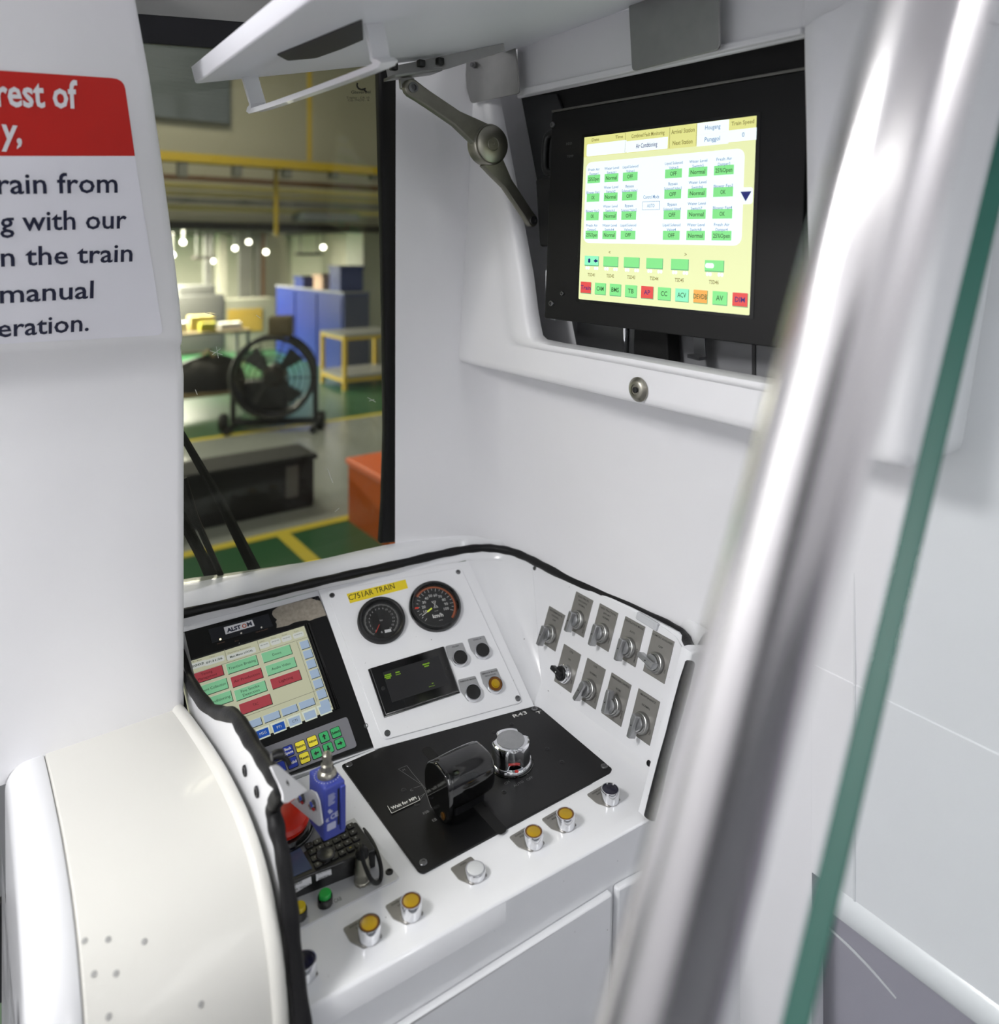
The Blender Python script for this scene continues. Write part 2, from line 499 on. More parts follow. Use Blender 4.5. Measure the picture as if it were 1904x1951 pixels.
# lower side wall beside the desk, then the recess below the passenger side wall
m = MB()
m.prism([(-0.90, -0.62), (-0.60, -0.62), (-0.60, FLOOR_Z), (-0.90, FLOOR_Z)], -0.03, 0.0)
fr = Frame(T(1.0, 0, 0), -E2, EZ)
build('wall_right_lower', m, WHITE, frame=fr, smooth=0, kind='structure')
m = MB(); m.prism([(-0.60, -0.60), (3.0, -0.60), (3.0, -0.905), (-0.60, -0.905)], -0.03, 0.002, bev=0.001)
build('wall_right_side', m, WHITE, frame=fr, smooth=0, kind='structure')
m = MB()
prof = [(0.0, -0.898), (-0.010, -0.908), (-0.014, -0.922), (-0.010, -0.934), (0.02, -0.940), (0.05, -0.942)]
m.grid([[T(1.0 + n, f, z) for f in (0.565, 0.3, 0, -1, -3)] for n, z in prof])
build('trim_2', m, SHELLW, smooth=60, kind='structure')
m = MB(); m.prism([(-0.64, -0.92), (3.0, -0.92), (3.0, FLOOR_Z), (-0.64, FLOOR_Z)], -0.09, -0.05)
rec = build('wall_right_recess', m, LILAC, frame=fr, smooth=0, kind='structure')
BF = Frame(T(1.0485, 0, 0), -E2, EZ)
m = MB(); m.tube(spline([BF.hit(1536, 1731), BF.hit(1600, 1786), BF.hit(1655, 1841), BF.hit(1708, 1902)], 6), [0.0012 + 0.0008 * sin(pi * i / 18) for i in range(19)], 6)
build('light_streak', m, SHELLW, rec, world=True)  # white tube modelled in place of a bright streak of light
# vertical joint lines on the side wall
m = MB()
for f, z0, z1 in ((0.535, -0.62, -0.26),): m.prism(rrect(-f, (z0 + z1) / 2, 0.003, z1 - z0), 0.0015, 0.0035, bev=0.001)
m.prism(rrect(-0.775, -0.42, 0.0025, 0.42), -0.002, 0.0035, bev=0.001)
m.prism(rrect(-0.535, -0.75, 0.003, 0.30), 0.0015, 0.0045, bev=0.001)
build('trim_3', m, SHELLW, frame=fr, smooth=0, kind='structure')
# faint printed stickers on the passenger side wall
# floor, ceiling
m = MB(); m.prism([(-1.6, -3), (1.15, -3), (1.15, 1.6), (0.05, 1.6), (0.05, 1.95), (-1.6, 1.95)], FLOOR_Z - 0.05, FLOOR_Z)
build('floor', m, GREYF, frame=base((0, 0, 0)), smooth=0, kind='structure')
m = MB(); m.prism([(-1.6, -3), (1.1, -3), (1.1, 1.3), (-1.6, 1.3)], 0.69, 0.74)
build('ceiling', m, WHITE, frame=base((0, 0, 0)), smooth=0, kind='structure')
for n, f, w, l, lab in ((-1.25, -1.3, 0.26, 3.25, 'long white ceiling strip light on the left of the saloon'),
                        (0.70, -1.8, 0.26, 2.25, 'long white ceiling strip light on the right of the saloon'),
                        (-0.88, 0.90, 0.64, 0.44, 'short white fill light added over the cab, out of view')):
    fr2 = Frame(T(n, f, 0.69), E1, -E2)
    t = thing('ceiling_light', lab, 'ceiling light', fr2)
    m = MB()
    for q in (rrect(-w / 2, 0, 0.02, l), rrect(w / 2, 0, 0.02, l), rrect(0, -l / 2, w, 0.02), rrect(0, l / 2, w, 0.02)): m.prism(q, 0, 0.036, bev=0.002)
    build('frame', m, WHITE, t, smooth=0)
    m = MB(); m.prism(rrect(0, 0, w - 0.02, l - 0.02), 0.0, 0.008)
    build('diffuser', m, mat('lamp_diffuser', (1, 1, 1, 1), 0.5, emit=0.9), t, smooth=0)
m = MB(); m.prism([(-1.6, -3), (-1.57, -3), (-1.57, 1.95), (-1.6, 1.95)], FLOOR_Z, 0.69)
build('wall_left', m, WHITE, frame=base((0, 0, 0)), smooth=0, kind='structure')
m = MB(); m.prism([(-1.6, -3.03), (1.1, -3.03), (1.1, -3.0), (-1.6, -3.0)], FLOOR_Z, 0.69)
build('wall_back', m, WHITE, frame=base((0, 0, 0)), smooth=0, kind='structure')
m = MB(); m.prism(rrect(-1.15, -0.62, 1.15, 1.9, .05), 0.0, 0.03, bev=.005)
dr = build('unseen_door', m, mat('door_steel', rgb(120, 121, 124), 0.4, 0.6), frame=Frame(T(-1.57, 0, 0), E2, EZ), smooth=0, kind='structure')  # door added out of view for a dark stripe in the pole's reflection
m = MB(); m.prism(rrect(-1.15, -0.15, .9, .85, .06), 0.03, 0.034); part(build('window_pane', m, GLB, dr, smooth=0), 'dark window in the added side door, mirrored in the pole')
# nose door seen past the left end of the centre cover
m = MB(); m.prism([(-1.4, -1.38), (0.32, -1.38), (0.32, 0.4), (-1.4, 0.4)], -0.03, 0.0)
df = Frame(T(0, 1.9, 0), E1, EZ)
build('door_1', m, mat('door_grey', rgb(150, 151, 153), 0.4, var=0.05), frame=df, smooth=0, kind='structure')
m = MB(); m.prism([(-1.4, FLOOR_Z), (0.32, FLOOR_Z), (0.32, -1.385), (-1.4, -1.385)], -0.02, 0.012, bev=0.004)
build('baseboard_front', m, mat('black_threshold', rgb(24, 24, 25), 0.5, var=0.2), frame=df, smooth=0, kind='structure')

# ------------------------------------------------------------------ front pillar with the notice
LF = Frame(T(0, 1.24, -0.15), E1, EZ - E2 * 0.45)
prow = []
for u, v in ((222, -230), (247, -80), (262, 0), (289, 150), (311, 300), (331, 450), (345, 570), (351.5, 640)):
    prow.append(nfz(LF.hit(u, v)))
n0, f0, z0 = prow[-1]
prow += [(n0, f0 + 0.004, z0 - 0.010), (n0 + 0.0005, f0 + 0.016, z0 - 0.018)]
PF = 1.264
for z in (-0.20, -0.30, -0.45, -0.60, -0.69, -0.76): prow.append((0.2885, PF, z))
rows = []
for n, f, z in prow:
    rows.append([T(-0.5, f, z), T(-0.2, f, z), T(0.05, f, z), T(n - 0.014, f, z), T(n - 0.006, f + 0.0015, z), T(n - 0.0015, f + 0.006, z), T(n, f + 0.014, z), T(n, f + 0.08, z), T(n, max(f + 0.1, 1.36), z)])
m = MB(); m.grid(rows)
pil = build('front_pillar', m, WHITE, frame=base(T(-0.1, PF, -0.74)), world=True, smooth=50)
tag(pil, 'tall white pillar left of the windscreen carrying the red and white notice', 'pillar')
t = thing('notice_sign', 'red and white printed notice stuck on the white pillar', 'sign', LF)
def lf(p): return LF.px(*p)
H = 0.0006
m = MB(); m.flat(fillet([lf((-90, 660)), lf((311, 638)), lf((257, 297)), lf((-90, 297))], [0, 0.012, 0, 0]), H)
build('white_panel', m, SIGNW, t, smooth=0)
m = MB(); m.flat(fillet([lf((-90, 297)), lf((257, 297)), lf((236, 150)), lf((-90, 128))], [0, 0, 0.014, 0]), H)
build('red_header', m, SIGNR, t, smooth=0)
for s, a, b, h in (('rest of', (-6, 201), (149, 205), 0.0355), ('y,', (2, 270), (42, 273), 0.034)):
    m = MB(); m.textfit(LF, s, a, b, h, 0.0012, bold=0.022); build('heading_text', m, STICK, t, smooth=0)
for s, a, b in (('rain from', (-4, 369), (224, 366)), ('g with our', (0, 440), (241, 434)), ('n the train', (2, 507), (252, 497)), ('manual', (0, 577), (178, 567)), ('eration.', (-4, 642), (169, 629))):
    m = MB(); m.textfit(LF, s, a, b, 0.0285, 0.0012, bold=0.012); build('body_text', m, SIGNI, t, smooth=0)

# ------------------------------------------------------------------ centre cover left of the desk
prof = [(1.265, -0.737), (1.20, -0.724), (1.10, -0.708), (1.02, -0.699), (0.95, -0.698), (0.905, -0.703), (0.865, -0.716), (0.83, -0.741), (0.803, -0.778), (0.787, -0.825), (0.779, -0.88), (0.775, -1.0), (0.775, -1.3), (0.775, FLOOR_Z)]
def normals(pr):
    out = []
    for i in range(len(pr)):
        a = Vector(pr[max(i - 1, 0)]); b = Vector(pr[min(i + 1, len(pr) - 1)]); d = (b - a).normalized()
        out.append(Vector((d.y, -d.x)))       # points away from the solid (up / backwards)
    return out
prof = [(p.x, p.y) for p in spline([(a, b, 0) for a, b in prof], 3)]
nr = normals(prof)
nr = [v if v.y > 0 or v.x < 0 else -v for v in nr]
def sweep(stations):
    return [[T(n, f + v.x * d, z + v.y * d) for n, d in stations] for (f, z), v in zip(prof, nr)]
cov = thing('console_cover', 'glossy white curved cover block in the lower left, beside the desk', 'console cover', base(T(0.16, 0.9, FLOOR_Z)))
m = MB(); m.grid(sweep([(0.094, -0.05), (0.094, -0.003), (0.096, 0.0), (0.15, 0.0), (0.2, 0.0), (0.268, 0.0), (0.2705, 0.004), (0.2745, 0.006), (0.280, 0.006), (0.2845, 0.003), (0.2865, -0.004), (0.2865, -0.06), (0.2865, -0.5)]))
build('top_panel', m, CREAM, cov, world=True, smooth=50)
st = [(0.0925, -0.05), (0.0925, -0.002), (0.090, 0.0), (0.075, 0.0)]
for k in range(1, 9):
    a = k / 8 * pi / 2; st.append((0.075 - 0.03 * sin(a), -0.03 + 0.03 * cos(a)))
st += [(0.045, -0.1), (0.045, -0.6)]
m = MB(); m.grid(sweep(st))
part(build('rounded_edge', m, SHELLW, cov, world=True, smooth=50), 'bluish white rounded left edge of the cover')
m = MB()
for u, v in ((161, 1793), (206, 1790), (275, 1794), (179, 1856), (221, 1855), (383, 1913), (207, 1937)):
    for k in range(len(prof) - 1):
        # find where the ray meets the swept front
        a = Vector((prof[k][0], prof[k][1])); b = Vector((prof[k + 1][0], prof[k + 1][1])); r = ray(u, v)
        rf, rz = r.dot(E2), r.z
        d = b - a; den = rf * d.y - rz * d.x
        if abs(den) < 1e-9: continue
        tt = (a.x * d.y - a.y * d.x) / den; s_ = (rf * a.y - rz * a.x) / den * -1 if False else ((rf * tt - a.x) / d.x if abs(d.x) > abs(d.y) else (rz * tt - a.y) / d.y)
        if 0 <= s_ <= 1 and 0.3 < tt < 2:
            p = r * tt; v2 = nr[k]; nn = (E2 * v2.x + EZ * v2.y).normalized()
            f2 = Frame(p + nn * 0.0004, E1, nn.cross(E1))
            k2 = MB(); k2.lathe([(0.0, 0.0003), (random.uniform(0.0016, 0.0024), 0.0002), (0.003, 0)], 0, 0, 10)
            m = MB(); m.add([f2.M @ q for q in k2.v], k2.f); build('scuff_mark', m, mat('scuff_grey', rgb(160, 160, 158), 0.6), cov, world=True); break

# ------------------------------------------------------------------ driver's desk (white moulding)
DZ = -0.84
DF = Frame((0, 0, DZ), E1, E2)                       # worktop
th = radians(22.5)
GA = Vector((cos(th), sin(th), 0)); GH = Vector((-sin(th), cos(th), 0))
GF = Frame(hz(870, 1392, DZ), GA, GH + EZ * 0.665)   # gauge panel, sloping
LP = hz(719, 1424, DZ)
DL = Frame(LP, E1, E2 + EZ * 0.65)                   # display terminal, sloping
SF = Frame(T(0.883, 0.95, DZ), -E2, E1 * 0.404 + EZ) # switch panel on the right
NL = 0.300                                           # left wall of the well
FA = (T(0.82, 0.747, DZ) - T(0.31, 0.787, DZ)).normalized()
FF = Frame(T(0.31, 0.787, DZ), FA, EZ)               # front fascia
desk = thing('control_desk', "white moulded driver's desk with a sunken instrument well", 'desk', base(T(0.6, 0.95, FLOOR_Z)))
m = MB()
pl = [DF.px(592, 1921), DF.px(1234, 1562), (0.862, 0.80), (0.878, 0.95), (0.882, 1.09), DF.px(1037, 1338), DF.px(720, 1421), DF.px(540, 1492), (NL, 1.1), (NL, 0.79)]
m2 = MB(); m2.prism(pl, -0.03, 0.0, bev=0.004)
m.add([DF.M @ v for v in m2.v], m2.f)
build('worktop', m, DESK, desk, world=True, smooth=40)
# fascia below the worktop, carried on to the side wall and up beside the gasket
rub_r = [(1318, 1243), (1312, 1268), (1303, 1300), (1290, 1348), (1276, 1400), (1262, 1450), (1249, 1505), (1236, 1556)]
m = MB()
fp = [FF.px(592, 1921), FF.px(720, 1850), FF.px(900, 1748), FF.px(1080, 1648), FF.px(1234, 1562)] + [FF.px(*p) for p in reversed(rub_r)]
nwall = (T(0.998, 0.735, 0) - FF.o).dot(FF.a)
fp += [FF.px(1330, 1240), (nwall, 0.200), (nwall, FLOOR_Z - DZ), (0, FLOOR_Z - DZ)]
k = MB(); k.prism(fp, -0.02, 0.0, bev=0.003)
m.add([FF.M @ v for v in k.v], k.f)
build('fascia', m, DESK, desk, world=True, smooth=40)
# left wall of the well
NF = Frame(T(NL - 0.006, 0, 0), -E2, EZ)
def nl(u, v): return NF.px(u, v)
rub_l_px = [(335, 1240), (352, 1288), (372, 1325), (395, 1352), (418, 1361), (441, 1366), (458, 1390), (476, 1420), (499, 1455), (520, 1486), (530, 1507), (519, 1528), (514, 1546), (521, 1582), (533, 1640), (546, 1740), (557, 1840), (570, 1951), (578, 2040)]
m = MB()
lw = [nl(*p) for p in rub_l_px] + [nl(500, 2045), (-0.80, -1.0), (-1.29, -0.86), (-1.35, -0.80), (-1.35, -0.66)]
k = MB(); k.prism(lw, 0.0, 0.012, bev=0.001)
k.v = [Vector((v.x, v.y, -v.z)) for v in k.v]; k.f = [tuple(reversed(f)) for f in k.f]
m.add([NF.M @ v for v in k.v], k.f)
lwall = build('side_wall', m, DESK, desk, world=True, smooth=0)
for u, v in ((468, 1468), (491, 1508)):
    x, y = nl(u, v)
    k = screw_mb(x, y, 0.0068, 0.0, 0.0025)
    k.v = [NF.M @ Vector((q.x, q.y, q.z + 0.0004)) for q in k.v]
    build('screw', k, SCREWD, lwall, world=True)
# sloping seats behind the display terminal and the gauge panel
m = MB()
k = MB(); k.prism([DL.px(719, 1424), DL.px(608, 1124), DL.px(450, 1166), DL.px(300, 1206), DL.px(300, 1560), DL.px(545, 1484)], -0.02, -0.001)
m.add([DL.M @ v for v in k.v], k.f)
k = MB(); k.prism([GF.px(714, 1427), GF.px(607, 1124), GF.px(700, 1103), GF.px(800, 1083), GF.px(893, 1068), GF.px(1018, 1345)], -0.02, -0.0005)
m.add([GF.M @ v for v in k.v], k.f)
k = MB(); sp = [SF.px(1012, 1071), SF.px(1100, 1110), SF.px(1200, 1156), SF.px(1290, 1203), SF.px(1310, 1222), SF.px(1313, 1250), SF.px(1291, 1340), SF.px(1262, 1449), SF.px(1243, 1500), SF.px(1036, 1340)]
k.prism(sp, -0.02, -0.0005, bev=0.002)
m.add([SF.M @ v for v in k.v], k.f)
build('panel_seat', m, DESK, desk, world=True, smooth=0)
# rounded corner between gauge panel and switch panel
ga = [GF.hit(lerp(888, 1014, t), lerp(1068, 1341, t), -0.001) for t in (0, .2, .4, .6, .8, 1)]
sa = [SF.hit(lerp(1014, 1042, t), lerp(1073, 1338, t), -0.001) for t in (0, .2, .4, .6, .8, 1)]
rows = []
for i, (p, q) in enumerate(zip(ga, sa)):
    c = SF.hit(lerp(1014, 1042, i / 5), lerp(1073, 1338, i / 5)) 
    bow = (E1 * 0.4 + E2 * 0.75 + EZ * -0.25) * 0.030 * (1 - i / 5 * 0.75)
    mid = (p + q) / 2 + bow
    r = []
    for j in range(11):
        t = j / 10; r.append(p * (1 - t) ** 2 + (mid * 2 - (p + q) / 2) * 2 * t * (1 - t) + q * t * t)
    rows.append(r)
m = MB(); m.grid(rows)
# strip from the panel tops up to the gasket
RZ = -0.645
ring_px = [(300, 1181), (335, 1172), (450, 1146), (525, 1128), (600, 1110), (680, 1092), (760, 1074.5), (830, 1058), (880, 1048), (918, 1044), (950, 1046), (982, 1053), (1012, 1066), (1045, 1083), (1115, 1117), (1200, 1157), (1270, 1190), (1298, 1207), (1310, 1222), (1318, 1243)]
ring = [hz(u, v, RZ) for u, v in ring_px]
inn_px = [('D', 300, 1206), ('D', 335, 1197), ('D', 450, 1167), ('D', 525, 1146), ('D', 606, 1125), ('G', 690, 1106), ('G', 770, 1090), ('G', 830, 1079), ('G', 870, 1072), ('G', 888, 1068)]
inn = [(DL if k == 'D' else GF).hit(u, v, -0.001) for k, u, v in inn_px]
r0 = rows[0]; inn += [r0[3], r0[5], r0[7], r0[10]]
inn += [SF.hit(u, v, -0.001) for u, v in ((1090, 1106), (1180, 1148), (1258, 1186), (1287, 1203), (1301, 1219), (1309, 1243))]
a = spline(ring, 3); b = spline(inn, 3)
m.grid([[lerp(p, q, t) - EZ * (0.006 * sin(pi * t)) for t in (0, .25, .5, .75, 1)] for p, q in zip(a, b)], flip=False)
# cove between worktop and switch panel
pf = [(0.800, 0.0005), (0.838, 0.0008), (0.862, 0.0030), (0.877, 0.0085), (0.8870, 0.0165), (0.8936, 0.0270)]
m.grid([[T(n + (0.0 if j else 0), lerp(0.748 + 0.004 * i, 1.135 - 0.02 * (5 - i) * 0, j / 6), DZ + z) for j in range(7)] for i, (n, z) in enumerate(pf)])
build('well_lining', m, DESK, desk, world=True, smooth=70)
# ledge between gasket and wall
led_px = [(300, 1120), (335, 1106), (450, 1090), (525, 1079), (600, 1068), (680, 1050), (753, 1035), (826, 1025), (872, 1019), (914, 1018), (952, 1022), (986, 1031), (1022, 1046), (1058, 1064), (1130, 1098), (1212, 1133), (1280, 1162), (1312, 1177), (1334, 1190), (1352, 1202)]
led = [hz(u, v, -0.622) for u, v in led_px]
a = spline([p + (0.008 * E2 if i < 11 else 0.008 * E1) for i, p in enumerate(ring)], 3); b = spline(led, 3)
m = MB(); m.grid([[lerp(p, q, t) + EZ * 0.008 * sin(pi * t) for t in (0, .2, .4, .6, .8, 1)] for p, q in zip(a, b)], flip=True)
build('ledge', m, SHELLW, desk, world=True, smooth=70)
# gaskets
gfr = base(T(0.6, 1.1, RZ))
pts = [p for p in spline(ring, 4)] + [FF.hit(u, v) + FF.n * 0.002 for u, v in rub_r[1:]]
m = MB(); rr = [0.0082 + 0.0006 * sin(i * 1.7) for i in range(len(pts))]
m.tube(pts, rr, 12)
tag(build('rubber_gasket', m, RUB, frame=gfr, world=True), 'black rubber edging round the back and right rim of the desk well', 'gasket')
m = MB()
pts = spline([NF.hit(u, v) + E1 * 0.004 for u, v in rub_l_px], 5)
m.tube(pts, [0.0092 + 0.0013 * sin(i * 0.9) * sin(i * 0.31) for i in range(len(pts))], 12)
tag(build('rubber_gasket', m, RUB, frame=base(T(NL, 1.0, -0.7)), world=True), 'loose wavy black rubber edging down the left rim of the desk well', 'gasket')
# cupboard doors in the fascia
def fdoor(pts, lab):
    k = MB(); k.prism(fillet([FF.px(*p, 0.008) for p in pts], 0.004), 0.001, 0.010, bev=0.003)
    o = build('door', MB().add([FF.M @ v for v in k.v], k.f), DESK, desk, world=True, smooth=40); return part(o, lab)
fdoor([(1166, 1700), (1152, 2180), (600, 2180), (330, 2235)], 'large white cupboard door under the desk front')
fdoor([(1176, 1693), (1420, 1560), (1420, 2150), (1164, 2170)], 'narrow white cupboard door at the right end of the desk front')
# ------------------------------------------------------------------ helpers for screen graphics (display content drawn on the panel itself)
class Scr:
    """rectangles and words on a lit screen, laid out in the screen's own plane"""
    def __init__(s, fr, h): s.fr = fr; s.h = h; s.m = MB(); s.mats = []; s.z = h; s.names = {}
    def mi(s, m):
        if m.name not in s.names: s.names[m.name] = len(s.mats); s.mats.append(m)
        return s.names[m.name]
    def rect(s, p0, p1, m, lay=0, r=0.0):      # two opposite corners (photo points)
        a = s.fr.px(*p0, s.h); b = s.fr.px(*p1, s.h)
        w = abs(a[0] - b[0]); hh = abs(a[1] - b[1])
        s.m.flat(rrect((a[0] + b[0]) / 2, (a[1] + b[1]) / 2, w, hh, r), s.h + lay * 0.00012, s.mi(m))
        return ((a[0] + b[0]) / 2, (a[1] + b[1]) / 2, w, hh)
    def crect(s, x, y, w, hh, m, lay=0, r=0.0): s.m.flat(rrect(x, y, w, hh, r), s.h + lay * 0.00012, s.mi(m))
    def text(s, t, x, y, h, m, lay=4, width=None, bold=0.0): s.m.text(t, x, y - h / 2, h, s.h + lay * 0.00012, s.mi(m), 0, 'C', bold, width)
    def button(s, x, y, w, h, m, dark, light):
        s.crect(x + 0.0006, y - 0.0006, w, h, dark, 1); s.crect(x - 0.0003, y + 0.0003, w - 0.0006, h - 0.0006, light, 2)
        s.crect(x, y, w - 0.0009, h - 0.0009, m, 3)
def em(name, r, g_, b, k): return mat(name, rgb(r, g_, b), 0.35, emit=k, var=0.0)

# ------------------------------------------------------------------ display terminal
DE = 0.60
LBG = em('lcd_beige', 196, 197, 168, DE); LFLD = em('lcd_pale_field', 206, 210, 204, DE); LGRN = em('lcd_green', 132, 198, 152, DE)
LRED = em('lcd_red', 168, 66, 74, DE); LBLU = em('lcd_blue_grey', 162, 182, 206, DE); LDBL = em('lcd_blue', 26, 82, 172, DE)
LDK = em('lcd_dark', 42, 58, 50, DE * .6); LLT = em('lcd_light', 214, 222, 206, DE); LINK = em('lcd_ink', 48, 70, 58, DE * .5); LINKR = em('lcd_red_ink', 104, 30, 38, DE * .5)
LGR2 = em('lcd_grey', 118, 118, 104, DE)
def zl(x, y): return (340 + x / 7.323, 1180 + y / 7.323)
term = thing('display_terminal', 'black touch display terminal with soft keys sunk in the sloping left of the desk', 'display', DL)
m = MB(); m.prism(fillet([DL.px(719, 1421), DL.px(607, 1136), DL.px(300, 1219), DL.px(300, 1555), DL.px(550, 1479)], 0.004), -0.001, 0.003, bev=0.0008)
face = build('faceplate', m, BLK, term, smooth=0)
for u, v, mt in ((603, 1142, SCREWD), (697, 1385, SCREW)):
    build('screw', screw_mb(*DL.px(u, v), 0.004, 0.003), mt, face)
m = MB(); m.prism([DL.px(*zl(410, 160)), DL.px(*zl(1250, -60)), DL.px(*zl(1320, 110)), DL.px(*zl(470, 345))], 0.003, 0.0042, bev=0.0004)
lampbar = build('indicator_bar', m, mat('blue_black', rgb(24, 26, 34), 0.45, var=0.1), term, smooth=0)
m = MB(); m.flat([DL.px(*zl(632, 112), 0.0045), DL.px(*zl(1030, 5), 0.0045), DL.px(*zl(1065, 92), 0.0045), DL.px(*zl(660, 212), 0.0045)], 0.0045)
badge = build('maker_badge', m, STICK, lampbar, smooth=0)
m = MB()
m.textfit(DL, 'ALST', zl(682, 182), zl(878, 125), 0.0072, 0.0047, 0, 0.05, 0.0047)
m.textfit(DL, 'M', zl(965, 98), zl(1030, 78), 0.0072, 0.0047, 0, 0.05, 0.0047)
x, y = DL.px(*zl(920, 90), 0.0047)
ring_ = [(x + 0.0032 * cos(a), y + 0.0033 * sin(a)) for a in [2 * pi * k / 20 for k in range(20)]]
m.poly(ring_, 0.0017, 0.0047, 1, True)
tt = MB(); tt.v = m.v; tt.f = m.f; tt.m = m.m
build('badge_lettering', m, [SIGNI, mat('badge_orange', rgb(196, 84, 44), 0.5)], term, smooth=0)
for u, v, mt in ((587, 275, em('led_warm', 255, 236, 178, 2.5)), (878, 190, em('led_off', 190, 186, 178, 0.25)), (1160, 110, em('led_off', 190, 186, 178, 0.25))):
    m = MB(); x, y = DL.px(*zl(u, v), 0.005); m.lathe([(0.0017, 0), (0.0015, 0.0006), (0, 0.0009)], x, y, 14, 0, 0.0042)
    build('indicator_lamp', m, mt, term)
for s, u, v, w in (('POWER', 597, 335, .013), ('BLK', 818, 305, .007), ('TEMP ALARM', 1165, 165, .022)):
    m = MB(); x, y = DL.px(*zl(u, v), 0.0045); m.text(s, x, y, 0.002, 0.0044, 0, 0, 'C', 0, w)
    build('indicator_lettering', m, mat('dim_print', rgb(128, 96, 84), 0.6), term, smooth=0)
# patch of torn residue at the top right
pz = [(855, 400), (905, 360), (1000, 335), (1100, 310), (1200, 285), (1290, 310), (1335, 420), (1340, 440), (1240, 470), (1190, 490), (1160, 483), (1090, 495), (1050, 505), (1000, 530), (940, 545), (890, 555), (893, 520), (880, 500), (895, 480), (865, 455), (850, 430)]
m = MB(); m.flat([DL.px(340 + a / 4.76, 1080 + b / 4.76, 0.0032) for a, b in pz], 0.0032)
part(build('torn_patch', m, mat('torn_paper', rgb(148, 140, 128), 0.8, var=0.4, scale=180), term, smooth=0), 'ragged grey patch of torn sticker')
# the screen
TR = DL.px(577.5, 1195.5); BR = DL.px(635.5, 1353.5)
sr = (TR[0] + BR[0]) / 2; stp = TR[1]; sbt = BR[1]; sw = 0.222
m = MB(); m.prism(rrect(sr - sw / 2, (stp + sbt) / 2, sw + 0.006, stp - sbt + 0.006, 0.002), 0.003, 0.0042, bev=0.0005)
m.prism(rrect(sr + 0.0095, (stp + sbt) / 2, 0.004, stp - sbt + 0.004), 0.003, 0.0065, bev=0.0005)
m.prism(rrect(sr + 0.0045, (stp + sbt) / 2, 0.003, stp - sbt + 0.004), 0.003, 0.0060, bev=0.0005)
build('screen_bezel', m, GLB, term, smooth=0)
S = Scr(DL, 0.0044)
S.crect(sr - sw / 2, (stp + sbt) / 2, sw, stp - sbt, LBG, 0)
def sz(x, y): return DL.px(*zl(x, y), 0.0045)
top_y = stp - 0.025
for x, y, w, t_, cap in ((180, 665, .052, '1/01/2002', 'Date'), (500, 575, .034, '07:31:26', 'Time'), (880, 480, .050, 'Main Menu: LOCAL', 'Operating Assistance'), (1200, 362, .018, '***', 'kWh'), (1355, 312, .018, '***', 'Tract'), (1510, 267, .018, '***', 'Speed'), (1675, 218, .020, '****', 'Train')):
    cx, cy = sz(x, y); S.crect(cx, cy, w, 0.0105, LFLD, 1, 0.003)
    S.text(t_, cx, cy, 0.0034, LINK, 4, w * 0.8, 0.02)
    S.text(cap, cx - 0.002, cy + 0.0080, 0.0026, LGR2, 4, min(w * .8, .009 if w < .04 else .042))
for y in (sz(1140, 460)[1], sz(1880, 1010)[1]): S.crect(sr - sw / 2, y, sw, 0.0007, LGR2, 1)
x0, y0 = sz(1640, 300)
S.crect(x0 + 0.001, (y0 + sz(1880, 1010)[1]) / 2 - 0.01, 0.0007, 0.115, LGR2, 1)
for x, y in ((1120, 370), (660, 500)):
    a_, b_ = sz(x, y); S.crect(a_, b_, 0.0008, 0.022, LGR2, 1)
for lab, x, y, m_ in (('Traction Braking', 890, 630, LGRN), ('Doors', 1372, 478, LGRN), ('Audio Video', 1432, 655, LGRN), ('Timing\nManagement', 400, 775, LRED), ('Air Production', 955, 812, LRED), ('Lighting', 1500, 838, LRED), ('Current Collection', 460, 960, LGRN), ('Fire Smoke\nDetection', 1008, 995, LGRN), ('Air Conditioning', 520, 1140, LGRN), ('TAC', 1078, 1185, LRED)):
    cx, cy = sz(x, y); S.button(cx, cy, 0.0525, 0.0188, m_, LDK, LLT)
    ink = LINKR if m_ is LRED else LINK
    ls = lab.split('\n')
    for i, l in enumerate(ls): S.text(l, cx, cy + (len(ls) - 1) * 0.0036 - i * 0.0072, 0.0046, ink, 5, min(0.047, 0.0031 * len(l)))
bx = sr - 0.0105
for k in range(7): S.button(bx, sz(1745, 355)[1] - 0.0005 - k * 0.0190, 0.0165, 0.0158, LBLU, LDK, LLT)
by = sz(1740, 1195)[1]
for k in range(5):
    S.button(sr - 0.0395 - k * 0.0305, by, 0.0270, 0.0125, LBLU, LDK, LLT)
    for q in (-.01, -.007, -.004, .004, .007): S.crect(sr - 0.0395 - k * 0.0305 + q, by - 0.0085, 0.0016, 0.0016, LFLD, 2, 0.0005)
ty = sz(1215, 1570)[1] - 0.0005
for k, (t_, m_) in enumerate((('', LBLU), ('', LBLU), ('CTI', LBLU), ('PTI', LDBL), ('MSG', LDBL), ('', LGRN), ('', LBLU))):
    cx = sr - 0.0135 - k * 0.0268
    S.m.flat([(cx - 0.0125, ty + 0.0095), (cx - 0.0105, ty - 0.0085), (cx + 0.0105, ty - 0.0085), (cx + 0.0125, ty + 0.0095)], S.h + 0.00012, S.mi(LLT))
    S.crect(cx, ty, 0.0195, 0.0125, m_, 3)
    if t_: S.text(t_, cx, ty, 0.0042, LFLD if m_ is LDBL else LINK, 5)
part(build('screen', S.m, S.mats, term, smooth=0), 'lit beige menu screen with green and red buttons')
